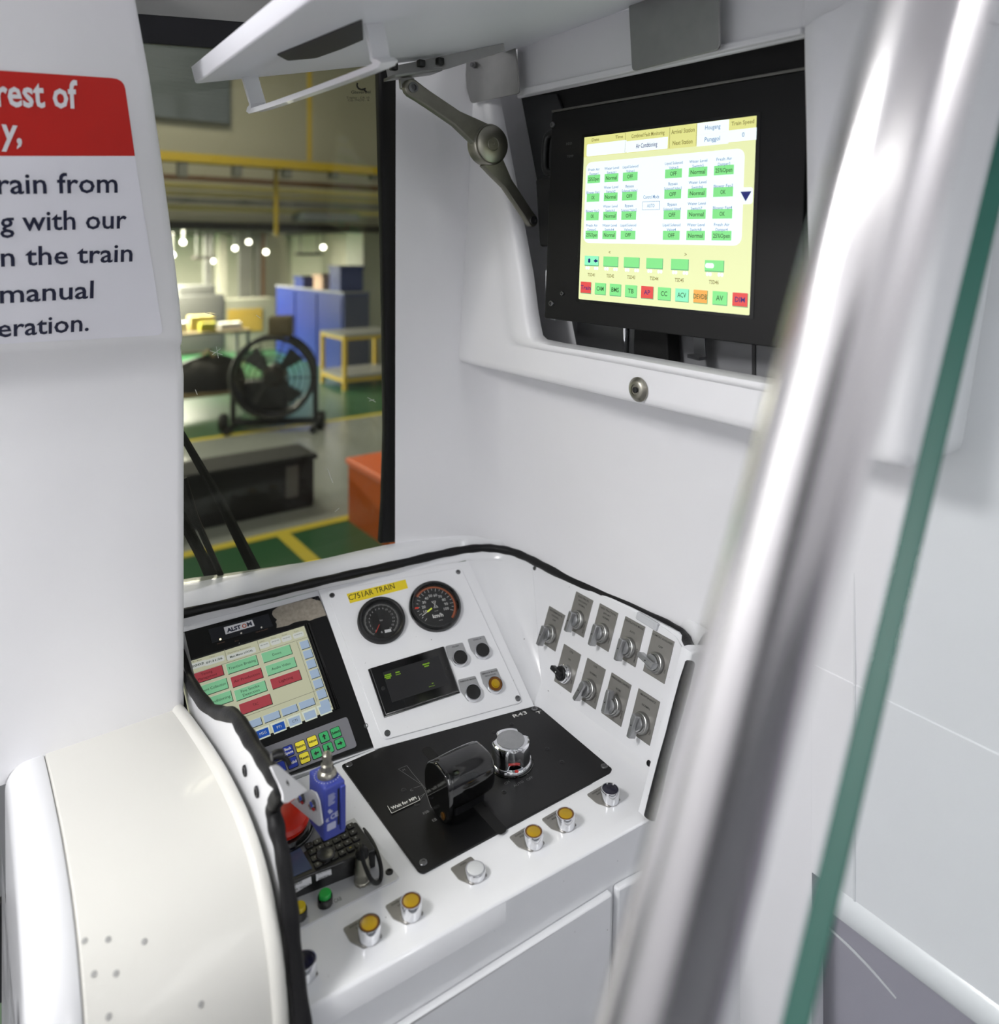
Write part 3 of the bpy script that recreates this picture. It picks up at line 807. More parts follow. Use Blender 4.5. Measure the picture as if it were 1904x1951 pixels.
# soft keys
def z5(x, y): return (340 + x / 4.76, 1080 + y / 4.76)
kp = [DL.px(*z5(762, 1655)), DL.px(*z5(1525, 1368)), DL.px(*z5(1618, 1640)), DL.px(*z5(845, 1935))]
m = MB(); m.prism(fillet(kp, 0.005), 0.003, 0.0044, bev=0.0005)
kpan = build('key_panel', m, mat('key_panel_grey', rgb(122, 122, 128), 0.45), term, smooth=0)
KB = mat('key_blue', rgb(28, 52, 160), 0.4); KY = mat('key_yellow', rgb(238, 222, 62), 0.4); KG = mat('key_green', rgb(64, 176, 106), 0.4)
def arrow(mb, x, y, rot, z):
    for q in ([(-.0042, -.0012), (.0004, -.0012), (.0004, .0012), (-.0042, .0012)], [(.0002, -.0036), (.0046, 0), (.0002, .0036)]):
        mb.flat([(x + a * cos(rot) - b * sin(rot), y + a * sin(rot) + b * cos(rot)) for a, b in q], z)
for x, y, m_, t_ in ((885, 1713, KB, ''), (997, 1670, KB, 'Back\nSpace'), (1108, 1628, KY, 'Return'), (1216, 1583, KY, 'Acknow'), (1322, 1543, KG, 'U'), (1428, 1502, KG, 'Select'), (925, 1818, KB, ''), (1034, 1777, KB, 'Valid'), (1145, 1732, KY, 'Reset'), (1252, 1690, KG, 'L'), (1360, 1645, KG, 'D'), (1466, 1602, KG, 'R')):
    cx, cy = DL.px(*z5(x, y), 0.005)
    m = MB(); m.prism(rrect(cx, cy, 0.0166, 0.0166, 0.0022), 0.0044, 0.0054, 1); m.flat(rrect(cx, cy, 0.0152, 0.0152, 0.002), 0.00545, 0)
    k = MB(); ink = WINK if m_ is KB else INK
    if t_ in 'ULDR' and t_: arrow(m, cx, cy, {'U': pi / 2, 'L': pi, 'D': -pi / 2, 'R': 0}[t_], 0.0056); n_ = len(m.f); m.m[-2:] = [2, 2]
    else:
        ls = t_.split('\n')
        for i, l in enumerate(ls):
            if l: m.text(l, cx, cy - 0.0016 + (len(ls) - 1) * 0.003 - i * 0.006, 0.0040, 0.0056, 2, 0, 'C', 0.03, min(0.0138, .0028 * len(l)))
    build('key', m, [m_, MATB, ink], kpan, smooth=0)
# black plug at the left end of the keys, held by the gasket
pf_ = base(NF.hit(517, 1447) + E1 * 0.010)
t = thing('cable_plug', 'small black cable plug poking over the gasket onto the blue soft keys', 'plug', pf_)
m = MB(); m.tube([(-0.010, 0, 0.003), (-0.004, 0, 0.003), (0.003, -0.001, 0.002), (0.005, -0.001, 0.002)], [0.0050, 0.0058, 0.0058, 0.0042], 14); build('body', m, BLKP, t)
m = MB(); m.tube([(0.002, -0.002, 0), (0.007, -0.005, -0.004), (0.010, -0.009, -0.010)], [0.0034, 0.003, 0.0028], 10); build('strain_relief', m, RUB, t)

# ------------------------------------------------------------------ gauge panel
def zg(x, y): return (600 + x / 4.533, 1060 + y / 4.533)
gp = thing('instrument_panel', 'white sloping instrument panel with four corner screws', 'instrument panel', GF)
m = MB(); m.prism(fillet([GF.px(*zg(95, 305)), GF.px(*zg(1262, 98)), GF.px(*zg(1800, 1262)), GF.px(*zg(585, 1592))], 0.010), -0.001, 0.0018, bev=0.0008)
gpl = build('plate', m, DESK, gp, smooth=40)
for u, v in ((148, 342), (1237, 140), (1752, 1232), (625, 1532)): build('screw', screw_mb(*GF.px(*zg(u, v)), 0.0052, 0.0018), SCREW, gpl)
t = thing('label_strip', 'yellow printed label strip above the gauges', 'label', GF)
m = MB(); pts = [GF.px(*zg(*p), 0.002) for p in ((275, 325), (783, 200), (805, 275), (305, 405))]; m.prism(pts, 0.0018, 0.0022)
build('tape', m, YLAB, t, smooth=0)
m = MB(); m.textfit(GF, 'C751AR TRAIN', zg(298, 383), zg(694, 277), 0.0118, 0.0025, 0, 0.0, 0.002); build('lettering', m, INK, t, smooth=0)

def gauge(name, lab, u, v, r, dial):
    f = GF.at(*zg(u, v), 0, 0.0)
    t = thing(name, lab, 'gauge', f)
    m = MB(); m.lathe([(r, 0.0015), (r, 0.0075), (r * 0.97, 0.0105), (r * 0.90, 0.0115), (r * 0.85, 0.0105), (r * 0.81, 0.0055), (r * 0.80, 0.003)], 0, 0, 64)
    build('bezel', m, BLKP if name == 'pressure_gauge' else GLB, t)
    dial(t, r)
    m = MB(); m.lathe([(0, 0.0092), (r * 0.85, 0.0092)], 0, 0, 48); build('glass', m, DIALGL, t, smooth=0)
    return t
DIALGL = pane_mat('dial_glass', (0.96, 0.96, 0.96, 1), 0.8)
DIALB = mat('dial_black', rgb(20, 20, 21), 0.5)
def tick(mb, a, r0, r1, w, z, mi=0): mb.strip((r0 * cos(a), r0 * sin(a)), (r1 * cos(a), r1 * sin(a)), w, z, mi)
def dial_p(t, r):
    m = MB(); m.lathe([(0, 0.0042), (r * 0.82, 0.0042)], 0, 0, 48); build('dial', m, DIALB, t, smooth=0)
    m = MB(); R = r * 0.78
    a0, a1 = radians(232), radians(-52)
    for k in range(81):
        a = lerp(a0, a1, k / 80); tick(m, a, R * (0.86 if k % 5 else 0.80), R * 0.93, 0.0004, 0.0044)
    for k in range(17):
        a = lerp(a0, a1, k / 16); m.text(str(k), 0.66 * R * cos(a), 0.66 * R * sin(a) - 0.0018, 0.0038, 0.0044, 0, 0, 'C')
    m.text('bar', 0, -0.0015, 0.0034, 0.0044)
    m.poly([(R * 0.86 * cos(lerp(a0, a1, k / 40)), R * 0.86 * sin(lerp(a0, a1, k / 40))) for k in range(41)], 0.0004, 0.0044)
    build('scale', m, GINK2, t, smooth=0)
    m = MB(); m.flat(rrect(0.008, -0.0235, 0.0125, 0.0058), 0.0045); m.text('0', -0.004, -0.0255, 0.004, 0.0045); build('counter', m, PALE, t, smooth=0)
    m = MB(); tick(m, a0 + 0.06, r * 0.22, r * 0.60, 0.0013, 0.0055); build('needle', m, mat('needle_red', rgb(196, 56, 40), 0.5), t, smooth=0)
GINK2 = mat('dial_print', rgb(176, 176, 174), 0.6)
def dial_s(t, r):
    m = MB(); m.lathe([(0, 0.0042), (r * 0.82, 0.0042)], 0, 0, 48); build('dial', m, MATB, t, smooth=0)
    m = MB(); R = r * 0.80
    a0, a1 = radians(224), radians(-25)
    for k in range(21):
        a = lerp(a0, a1, k / 20); tick(m, a, R * (0.74 if k % 2 == 0 else 0.80), R * 0.90, 0.0007, 0.0044)
    for k in range(1, 11):
        a = lerp(a0, a1, k / 10); m.text(str(k * 10), 0.55 * R * cos(a), 0.55 * R * sin(a) - 0.0026, 0.0056, 0.0044, 0, 0, 'C', 0.0, 0.0074 if k < 10 else 0.0104)
    m.text('km/h', 0.0005, -0.0240, 0.0078, 0.0044, 0, 0, 'C', 0.02, 0.0215)
    m.text('TACHRO', 0.0, -0.0110, 0.0014, 0.0044, 0, 0, 'C')
    m.text('DEUTA', 0.004, -0.0315, 0.0016, 0.0044, 0, 0, 'C')
    m.poly([(-.005, .0105), (.004, .0105), (-.0035, -.0035), (.0055, -.0035)], 0.0007, 0.0044, 0, True)
    m.poly([(-.003, .0085), (.002, .0085), (-.0015, -.0015), (.0035, -.0015)], 0.0005, 0.0044, 0, True)
    build('scale', m, WINK, t, smooth=0)
    m = MB(); R2 = r * 0.80
    pts = []; n_ = 40
    out = [(R2 * 1.0 * cos(a), R2 * 1.0 * sin(a)) for a in [lerp(radians(140), radians(-48), k / n_) for k in range(n_ + 1)]]
    inn_ = [(R2 * 0.915 * cos(a), R2 * 0.915 * sin(a)) for a in [lerp(radians(140), radians(-48), k / n_) for k in range(n_ + 1)]]
    m.grid([[(x, y, 0.0046) for x, y in out], [(x, y, 0.0046) for x, y in inn_]], flip=True)
    build('dial_rim', m, mat('copper_rim', rgb(190, 104, 66), 0.3, 0.7), t, smooth=0)
    m = MB(); tick(m, radians(207), r * 0.17, r * 0.40, 0.0030, 0.0058, 0); tick(m, radians(207), r * 0.40, r * 0.66, 0.0012, 0.0058, 1)
    build('needle', m, [mat('needle_lime', rgb(206, 220, 60), 0.5, emit=0.3), WINK], t, smooth=0)
    m = MB(); m.prism([(-.0420, .0012), (-.0335, .0012), (-.0335, .0038), (-.0405, .0048)], 0.0045, 0.0052); build('limit_marker', m, mat('marker_red', rgb(226, 60, 30), 0.5), t, smooth=0)
gauge('pressure_gauge', 'round black pressure gauge marked bar, under the yellow label', 573, 562, 0.0463, dial_p)
gauge('speedometer', 'round black speedometer marked km/h with a copper rim', 1036, 440, 0.0528, dial_s)

# small dark display
f = GF.at(*zg(865, 1075))
t = thing('message_display', 'small black message display with faint green characters', 'display', GF)
pp = [GF.px(*zg(475, 967), 0.008), GF.px(*zg(1110, 776), 0.008), GF.px(*zg(1245, 1163), 0.008), GF.px(*zg(612, 1370), 0.008)]
cxm = sum(p[0] for p in pp) / 4; cym = sum(p[1] for p in pp) / 4
ang = math.atan2(pp[1][1] - pp[0][1], pp[1][0] - pp[0][0])
m = MB(); m.prism(pp, 0.0018, 0.0085, bev=0.0012)
m.prism([(cxm + (p[0] - cxm) * 1.035, cym + (p[1] - cym) * 1.035) for p in pp], 0.0018, 0.004, bev=0.0008)
build('housing', m, GLB, t, smooth=0)
m = MB(); m.flat([GF.px(*zg(585, 1003), 0.0087), GF.px(*zg(1065, 857), 0.0087), GF.px(*zg(1160, 1103), 0.0087), GF.px(*zg(668, 1262), 0.0087)], 0.0087)
scn = build('screen', m, mat('dark_screen', rgb(37, 37, 39), 0.25), t, smooth=0)
GT = em('green_characters', 124, 172, 20, 0.30)
m = MB()
for a, b, w, s in ((632, 1022, 56, 2), (634, 1038, 60, 2), (638, 1052, 36, 2), (716, 1000, 36, 2), (722, 1018, 44, 1), (962, 928, 60, 2), (968, 946, 40, 2), (1020, 1095, 16, 1), (1012, 1120, 50, .6)):
    m = MB(); p0 = GF.px(*zg(a - w / 2, b + w * .14), 0.009); p1 = GF.px(*zg(a + w / 2, b - w * .14), 0.009)
    n_ = max(2, int(w / 9))
    for k in range(n_):
        q0 = (lerp(p0[0], p1[0], k / n_), lerp(p0[1], p1[1], k / n_)); q1 = (lerp(p0[0], p1[0], (k + .72) / n_), lerp(p0[1], p1[1], (k + .72) / n_))
        m.strip(q0, q1, 0.0011 * s, 0.0089)
    build('characters', m, GT, t, smooth=0)
for u, v in ((590, 1140), (1147, 967)):
    m = MB(); m.lathe([(0.0036, 0), (0.0030, 0.0004), (0, 0.0002)], *GF.px(*zg(u, v), 0.0087), 16, 0, 0.0086); build('screw', m, BLKP, t)

# ------------------------------------------------------------------ push buttons
def push_button(frame, lab, cap_m, h, r, legend, group, plate_m=GPLATE, rim_m=None, recess=0.0, pw=0.037, pl_=0.030, pdx=-0.002):
    t = thing('push_button', lab, 'push button', frame, group)
    m = MB(); m.prism(fillet([(-pw / 2 + pdx, pl_), (pw / 2 + pdx - .002, pl_), (pw / 2 + pdx, .006), (.013, -.010), (-.012, -.011), (-pw / 2 + pdx, pl_ - .022)], 0.003), 0.0, 0.0012, bev=0.0003)
    p = build('legend_plate', m, plate_m, t, smooth=0)
    m = MB(); ls = legend.split('\n')
    for i, l in enumerate(ls):
        m.text(l, pdx, pl_ - 0.0062 - i * 0.0052, 0.0027, 0.0014, 0, 0, 'C', 0.01, min(pw * 0.92, 0.0024 * len(l)))
    build('lettering', m, INK, p, smooth=0)
    m = MB(); m.lathe([(r, 0.001), (r, h - 0.0012), (r * 0.96, h), (r * 0.88, h), (r * 0.855, h - 0.0012), (r * 0.85, h - 0.004)], 0, 0, 40)
    build('bezel', m, CHROME, t)
    m = MB(); hh = h - recess
    m.lathe([(r * 0.85, h - 0.004), (r * 0.83, hh - 0.0002), (r * 0.72, hh + 0.0004), (0, hh + 0.0006)], 0, 0, 36)
    build('cap', m, cap_m, t)
    if rim_m:
        m = MB(); m.lathe([(r * 0.86, h - 0.003), (r * 0.85, hh + 0.0004), (r * 0.73, hh + 0.0007), (r * 0.70, hh + 0.0005)], 0, 0, 36); build('cap_rim', m, rim_m, t)
    return t
gb = 'push buttons beside the message display'
BKB = mat('black_cap', rgb(17, 17, 18), 0.5, var=0.1)
push_button(GF.at(*zg(1258, 873), 0, 0.0085).sub(0, 0, 0, -0.0067), 'black push button marked ASLEEP, upper left of four', BKB, 0.0078, 0.0150, 'ASLEEP', gb)
push_button(GF.at(*zg(1450, 810), 0, 0.0085).sub(0, 0, 0, -0.0067), 'black push button marked WAKE UP, upper right of four', BKB, 0.0078, 0.0150, 'WAKE UP', gb)
push_button(GF.at(*zg(1370, 1172), 0, 0.0085).sub(0, 0, 0, -0.0067), 'black push button marked PARKING BRAKE, nearest the bottom of four', BKB, 0.0078, 0.0150, 'PARKING BRAKE', gb)
t = push_button(GF.at(*zg(1560, 1102), 0, 0.0085).sub(0, 0, 0, -0.0067), 'amber push button marked SERVICE BRAKE ISOLATION on the sloping panel', AMBERD, 0.0078, 0.0150, 'SERVICE BRAKE\nISOLATION', gb)
m = MB(); m.lathe([(0.0086, 0.0076), (0.0078, 0.0088), (0.0062, 0.0084), (0.0058, 0.0095), (0, 0.0102)], 0, 0, 28); build('cap_centre', m, AMBER, t)
gb = 'chrome push buttons along the desk front'
for u, v, cm, h, leg, lab, rim in ((1163, 1502.5, NAVY, .0175, 'DOOR SHUT\nRIGHT', 'tall chrome push button with navy cap at the right end of the desk edge', None),
                              (1078, 1549.5, AMBER, .0175, 'DOOR OPEN\nRIGHT', 'amber chrome-rimmed push button next to the navy one at the right end', AMBERD),
                              (1017, 1583.5, AMBER, .0175, 'DOOR OPEN\nRIGHT', 'amber push button between the white HORN button and the rightmost amber one', AMBERD),
                              (906, 1654.5, PALE, .0095, 'HORN', 'low chrome push button with a white cap, marked HORN', None),
                              (783.5, 1715, AMBER, .0175, 'DOOR OPEN\nLEFT', 'amber push button immediately left of the white HORN button', AMBERD),
                              (704, 1758, AMBER, .0175, 'DOOR OPEN\nLEFT', 'amber push button nearest the left navy button on the desk edge', AMBERD),
                              (580.5, 1829, NAVY, .0175, 'DOOR SHUT\nLEFT', 'navy push button at the left end, half behind the black gasket', None)):
    push_button(DF.at(u, v, 0, h).sub(0, 0, 0, -h), lab, cm, h, 0.0139, leg, gb, PLATE, rim, 0.0008 if cm is not PALE else -0.0008, 0.036, 0.029, -0.004)

# ------------------------------------------------------------------ switch panel and rotary switches
def zs(x, y): return (1000 + x / 4.644, 1060 + y / 4.644)
spn = thing('side_console', 'white upright switch panel on the right of the desk well', 'switch panel', SF)
m = MB(); m.prism(fillet([SF.px(*zs(72, 70)), SF.px(*zs(170, 95)), SF.px(*zs(620, 320)), SF.px(*zs(1000, 505)), SF.px(*zs(1250, 640)), SF.px(*zs(1345, 715)), SF.px(*zs(1412, 830)), SF.px(*zs(1405, 960)), SF.px(*zs(1160, 1890)), SF.px(*zs(1105, 1893)), SF.px(*zs(160, 1250))], [.006, .002, .002, .002, .002, .004, .006, .01, .01, .004, .008]), -0.001, 0.002, bev=0.0008)
spl = build('plate', m, DESK, spn, smooth=40)
for u, v, mt in ((95, 105, SCREW), (215, 1210, SCREW), (1107, 1832, SCREWD)): build('screw', screw_mb(*SF.px(*zs(u, v)), 0.0046, 0.002), mt, spl)
x0, y0 = SF.px(*zs(1100, 575))
m = MB(); ang_ = math.atan2(SF.px(*zs(1190, 640))[1] - SF.px(*zs(1000, 525))[1], SF.px(*zs(1190, 640))[0] - SF.px(*zs(1000, 525))[0])
f2 = SF.sub(x0, y0, ang_, 0.002)
k = MB(); k.prism(rrect(0, 0, 0.048, 0.013, 0.003), 0, 0.006, bev=0.0015); k.prism(rrect(0, 0, 0.038, 0.006, 0.002), 0.006, 0.0066)
t = thing('seal_clip', 'small clear plastic clip under the gasket at the top right of the switch panel', 'clip', f2)
build('body', k, mat('clear_grey_plastic', rgb(196, 198, 202), 0.25), t, smooth=0)

gs = 'rotary selector switches on the right panel'
def rot_switch(corners, kx, ky, legend, side, ang, lab, dark=False):
    cs = [SF.px(*zs(*c), 0.003) for c in corners]
    w = ((cs[1][0] - cs[0][0]) + (cs[2][0] - cs[3][0])) / 2; h = ((cs[0][1] - cs[3][1]) + (cs[1][1] - cs[2][1])) / 2
    cx = sum(c[0] for c in cs) / 4; cy = sum(c[1] for c in cs) / 4
    w = 0.0475; h = 0.067
    f = SF.sub(cx, cy, 0, 0.002)
    t = thing('rotary_switch', lab, 'rotary switch', f, gs)
    m = MB(); m.prism(rrect(0, 0, w, h, 0.001), 0, 0.0012, bev=0.0003); p = build('legend_plate', m, PLATE, t, smooth=0)
    m = MB()
    for i, l in enumerate(legend.split('\n')): m.text(l, 0, h / 2 - 0.0068 - i * 0.0066, 0.0030, 0.0014, 0, 0, 'C', 0.012, min(w * 0.92, 0.0030 * len(l)))
    if side: m.text(side, w / 2 - 0.0035, -0.016, 0.0028, 0.0014, 0, pi / 2, 'C', 0.01)
    build('lettering', m, INK, p, smooth=0)
    ox, oy = 0.0, -0.0105
    m = MB(); m.lathe([(0.0165, 0.001), (0.0165, 0.006), (0.0150, 0.009), (0.0138, 0.0095), (0.0134, 0.013), (0.0128, 0.0138), (0.0122, 0.012)], ox, oy, 40)
    build('bezel', m, STEEL if not dark else CHROME, t)
    km = BLKP if dark else ALU
    m = MB(); m.lathe([(0.0122, 0.010), (0.0122, 0.0175), (0.0110, 0.0185), (0, 0.0185)], ox, oy, 36)
    k = build('knob', m, km, t)
    m = MB(); Rm = Matrix.Rotation(ang, 3, 'Z')
    bl = MB(); L0, L1 = (-0.0125, 0.0235) if not dark else (-0.009, 0.021)
    bl.prism(fillet([(L0, -.0052), (L1, -.0038), (L1, .0038), (L0, .0052)], 0.002), 0.013, 0.0275 if not dark else 0.024, bev=0.0014)
    m.add([Rm @ v + Vector((ox, oy, 0)) for v in bl.v], bl.f)
    build('lever', m, km, k)
    m = MB(); m.lathe([(0.0012, 0.0001), (0, 0.0003)], ox + 0.004 * cos(ang), oy + 0.004 * sin(ang), 8, 0, 0.0278 if not dark else 0.0243)
    build('index_dot', m, INK if not dark else WINK, k)
D = -pi / 2
rot_switch(((195, 460), (347, 540), (290, 817), (143, 735)), 0, 0, 'INTERMEDIATE\nCONTROL\nOFF', 'ON', D - .08, 'silver rotary switch marked INTERMEDIATE CONTROL, leftmost of the upper row')
rot_switch(((440, 327), (602, 408), (535, 698), (375, 615)), 0, 0, 'ELECTRICAL\nUNCOUPLE\nNORMAL', 'ELECTRICAL', D - .05, 'silver rotary switch marked ELECTRICAL UNCOUPLE, highest on the panel')
rot_switch(((645, 435), (822, 518), (760, 822), (585, 735)), 0, 0, 'HIGH TRACTION\nEFFORT\nNORMAL', 'HIGH', D - .05, 'silver rotary switch marked HIGH TRACTION EFFORT, middle of the upper row')
rot_switch(((870, 553), (1060, 640), (995, 955), (815, 860)), 0, 0, 'VENTILATION MODE\n\nAUTO', 'EMERGENCY', D - .05, 'silver rotary switch marked VENTILATION MODE, fourth along the upper row')
rot_switch(((1120, 680), (1327, 775), (1245, 1103), (1050, 990)), 0, 0, 'COMFORT AUXILIARIES\n\nOFF', 'ON', pi - .15, 'silver rotary switch marked COMFORT AUXILIARIES, lever turned sideways')
rot_switch(((325, 805), (487, 888), (430, 1177), (272, 1085)), 0, 0, 'CTB\n\nON', 'OFF', pi - .1, 'rotary switch with a black knob, left end of the lower row', True)
rot_switch(((538, 925), (707, 1028), (640, 1320), (475, 1220)), 0, 0, 'COR\n\nNORMAL', 'CUT OUT', D - .35, 'silver rotary switch marked COR, just right of the black knob')
rot_switch(((753, 1060), (937, 1165), (865, 1470), (688, 1362)), 0, 0, 'WINDSCREEN CONTROL\n\nWORK', 'FRONT', pi / 2 + .05, 'silver rotary switch with its lever pointing up in the lower row')
rot_switch(((1000, 1203), (1192, 1325), (1110, 1632), (922, 1510)), 0, 0, 'MAINTENANCE\n\nNORMAL', 'TEST', D - .05, 'silver rotary switch marked MAINTENANCE, lowest on the panel')
# ------------------------------------------------------------------ master controller
def zm(x, y): return (640 + x / 3.4, 1330 + y / 3.4)
mc = thing('master_controller', 'black master controller plate with a fat drive handle in the middle of the desk', 'controller', DF.at(885, 1510))
mf = DF.at(885, 1510)
def dm(x, y, h=0.003):
    p = DF.hit(*zm(x, y), h); q = mf.loc(p); return (q.x, q.y)
m = MB(); m.prism(fillet([dm(36, 432), dm(290, 322), dm(1285, 48), dm(1325, 62), dm(1790, 455), dm(1780, 478), dm(568, 1130), dm(535, 1118)], [.006, .004, .003, .003, .004, .004, .004, .004]), 0.0, 0.003, bev=0.0008)
mpl = build('plate', m, BLK, mc, smooth=0)
for u, v in ((85, 433), (1288, 72), (1740, 443), (567, 1066)): build('screw', screw_mb(*dm(u, v), 0.0058, 0.003), SCREW, mpl)
for u, v in ((1140, 172), (805, 323), (1370, 330), (1465, 415), (440, 597), (1090, 610), (525, 690), (1025, 220)):
    build('blind_screw', screw_mb(*dm(u, v), 0.0042, 0.0028, 0.0009), mat('black_screw', rgb(44, 44, 46), 0.45, 0.5), mpl)
m = MB(); m.poly([dm(*p, .0034) for p in ((405, 460), (460, 437), (500, 490), (662, 680), (618, 712), (580, 600), (555, 560))], 0.0006, 0.0034, 0, True)
for a, b in (((505, 585), (555, 568)), ((665, 772), (718, 743)), ((718, 743), (670, 688)), ((545, 640), (578, 618)), ((545, 660), (578, 618))): m.strip(dm(*a), dm(*b), 0.0006, 0.0034)
def mt_(s, u, v, h, bold=0.0, al='C', mb=m): x, y = dm(u, v); mb.text(s, x, y, h, 0.0034, 0, 0, al, bold)
mt_('M', 445, 472, .0042); mt_('C', 495, 603, .0046); mt_('B', 634, 697, .0046); mt_('FSB', 590, 748, .0048); mt_('EB', 645, 797, .0048)
build('scale_lines', m, GINK, mc, smooth=0)
m = MB(); mt_('CM', 1115, 555, .0048, 0, 'C', m); mt_('AUTO', 1190, 562, .0048, 0, 'C', m); mt_('OFF', 1262, 528, .0048, 0, 'C', m)
for a, b in (((1120, 510), (1122, 528)), ((1182, 500), (1188, 520)), ((1238, 488), (1246, 502)), ((1180, 500), (1238, 488))): m.strip(dm(*a), dm(*b), 0.0006, 0.0034)
build('mode_lettering', m, GINK, mc, smooth=0)
m = MB()
for s, a, b, h in (('R43', (1155, 128), (1243, 102), .0085), ('T', (1303, 104), (1338, 97), .0065)):
    x, y = dm(*a); x2, y2 = dm(*b); m.text(s, x, y, h, 0.0034, 0, math.atan2(y2 - y, x2 - x), 'L', 0.015, sqrt((x2 - x) ** 2 + (y2 - y) ** 2))
build('marker_writing', m, WINK, mc, smooth=0)
m = MB(); q = [dm(335, 708, .004), dm(525, 632, .004), dm(545, 662, .004), dm(362, 748, .004)]; m.prism(q, 0.003, 0.0042, 1)
m.poly([dm(335, 700, .004), dm(362, 748, .004), dm(545, 662, .004), dm(535, 636, .004)], 0.0008, 0.0045)
x, y = dm(365, 725, .004); x2, y2 = dm(525, 655, .004); m.text('Wait for MPI', x, y, 0.0062, 0.0045, 0, math.atan2(y2 - y, x2 - x), 'L', 0.02, sqrt((x2 - x) ** 2 + (y2 - y) ** 2))
part(build('tape_label', m, [WINK, MATB], mc, smooth=0), 'black embossed tape label reading Wait for MPI')
# slot and handle: axis across the desk
so = mf.loc(T(0.627, 0.965, DZ)); m = MB(); m.prism(rrect(so.x, so.y, 0.017, 0.225, 0.007), 0.0030, 0.0034)
build('handle_slot', m, mat('slot_black', rgb(3, 3, 3), 0.8), mc, smooth=0)
ho = mf.loc(T(0.612, 0.938, DZ))
def hprof(sc_=1.0, n=40):
    pr = []
    for k in range(n):
        a = 2 * pi * k / n
        c, s_ = cos(a), sin(a); e = 0.62
        y = 0.033 * abs(c) ** e * (1 if c > 0 else -1); z = 0.031 * abs(s_) ** e * (1 if s_ > 0 else -1)
        if z < 0: y *= 1 - 0.16 * (-z / 0.031)
        pr.append((y * sc_, z * sc_ + 0.043))
    return pr
m = MB(); rows = []
for x_, s_ in ((-0.0405, .90), (-0.0395, .955), (-0.036, .98), (-0.02, 1.0), (0.0, 1.01), (0.02, 1.0), (0.034, .97), (0.0385, .94), (0.040, .86)):
    p_ = hprof(s_); rows.append([Vector((ho.x + x_, ho.y + y, z)) for y, z in p_ + p_[:1]])
m.grid(rows, flip=True)
m.add([rows[0][i] for i in range(40)], [tuple(range(40))]); m.add([rows[-1][i] for i in range(40)], [tuple(reversed(range(40)))])
hd = build('handle', m, GLB, mc, smooth=50)
cap = [(-.036, .064), (-.026, .078), (0.004, .080), (.026, .070), (.035, .052), (.034, .030), (.020, .010), (-.006, .004), (-.026, .006), (-.036, .02)]
def yz_prism(poly, x0, x1, bev):
    k = MB(); k.prism(poly, 0, x1 - x0, 0, bev); k.v = [Vector((x0 + (x1 - x0) - v.z, v.x, v.y)) for v in k.v]; return k
m = MB(); k = yz_prism(fillet(cap, 0.006, 3), -0.047, -0.040, 0.0015); m.add([v + Vector((ho.x, ho.y, -0.001)) for v in k.v], k.f)
hc = build('end_cap', m, GLB, hd, smooth=45)
m = MB(); k = MB(); k.lathe([(0.0052, 0), (0.0052, 0.001), (0.004, 0.0016), (0, 0.0012)], 0, 0, 16)
m.add([Vector((ho.x - 0.0472 - v.z, ho.y - 0.020 + v.x, 0.015 + v.y)) for v in k.v], k.f)
part(build('screw', m, mat('brass_screw', rgb(150, 104, 50), 0.3, 0.9), hd), 'brass screw in the end of the handle')
m = MB(); m.prism(rrect(ho.x + 0.002, ho.y + 0.002, 0.058, 0.040, 0.006), 0.003, 0.018)
build('handle_stem', m, BLKP, hd, smooth=0)
# mode selector knob
kf = DF.at(*zm(1133, 418), 0, 0.003)
mk = thing('mode_knob', 'large silver scalloped selector knob with a red dot on the black plate', 'knob', kf)
m = MB(); m.lathe([(0.0375, 0), (0.0375, 0.0014), (0.036, 0.002), (0.035, 0.001)], 0, 0, 56); build('base_ring', m, GLB, mk)
m = MB(); m.lathe([(0.0352, 0.0), (0.0350, 0.0055), (0.0335, 0.0075), (0.030, 0.0085)], 0, 0, 56); build('skirt', m, CHROME, mk)
m = MB(); rows = []; n_ = 96
for z, s_ in ((0.008, 1.0), (0.022, 0.995), (0.034, 0.985), (0.0365, 0.95), (0.0375, 0.88)):
    row = []
    for i in range(n_ + 1):
        a = 2 * pi * (i % n_) / n_
        r = 0.0322
        for c_ in (radians(-112), radians(8), radians(128)):
            d = (a - c_ + pi) % (2 * pi) - pi
            t_ = max(0, 1 - (d / radians(24)) ** 2); r -= 0.0075 * t_ ** 0.8 * (1 if z > 0.0 else .4)
        row.append((r * s_ * cos(a), r * s_ * sin(a), z))
    rows.append(row)
m.grid(rows)
m.add(rows[-1][:n_], [tuple(range(n_))])
kb = build('grip', m, CHROME, mk, smooth=40)
m = MB(); m.lathe([(0.0232, 0.0372), (0.0228, 0.0386), (0, 0.0388)], 0, 0, 40); build('top_disc', m, ALU, kb, smooth=40)
m = MB(); m.lathe([(0.0034, 0.0), (0.003, 0.0008), (0, 0.001)], -0.0115, -0.0312, 12, 0, 0.0078); part(build('index_dot', m, mat('index_red', rgb(206, 34, 24), 0.4), mk), 'red paint dot')

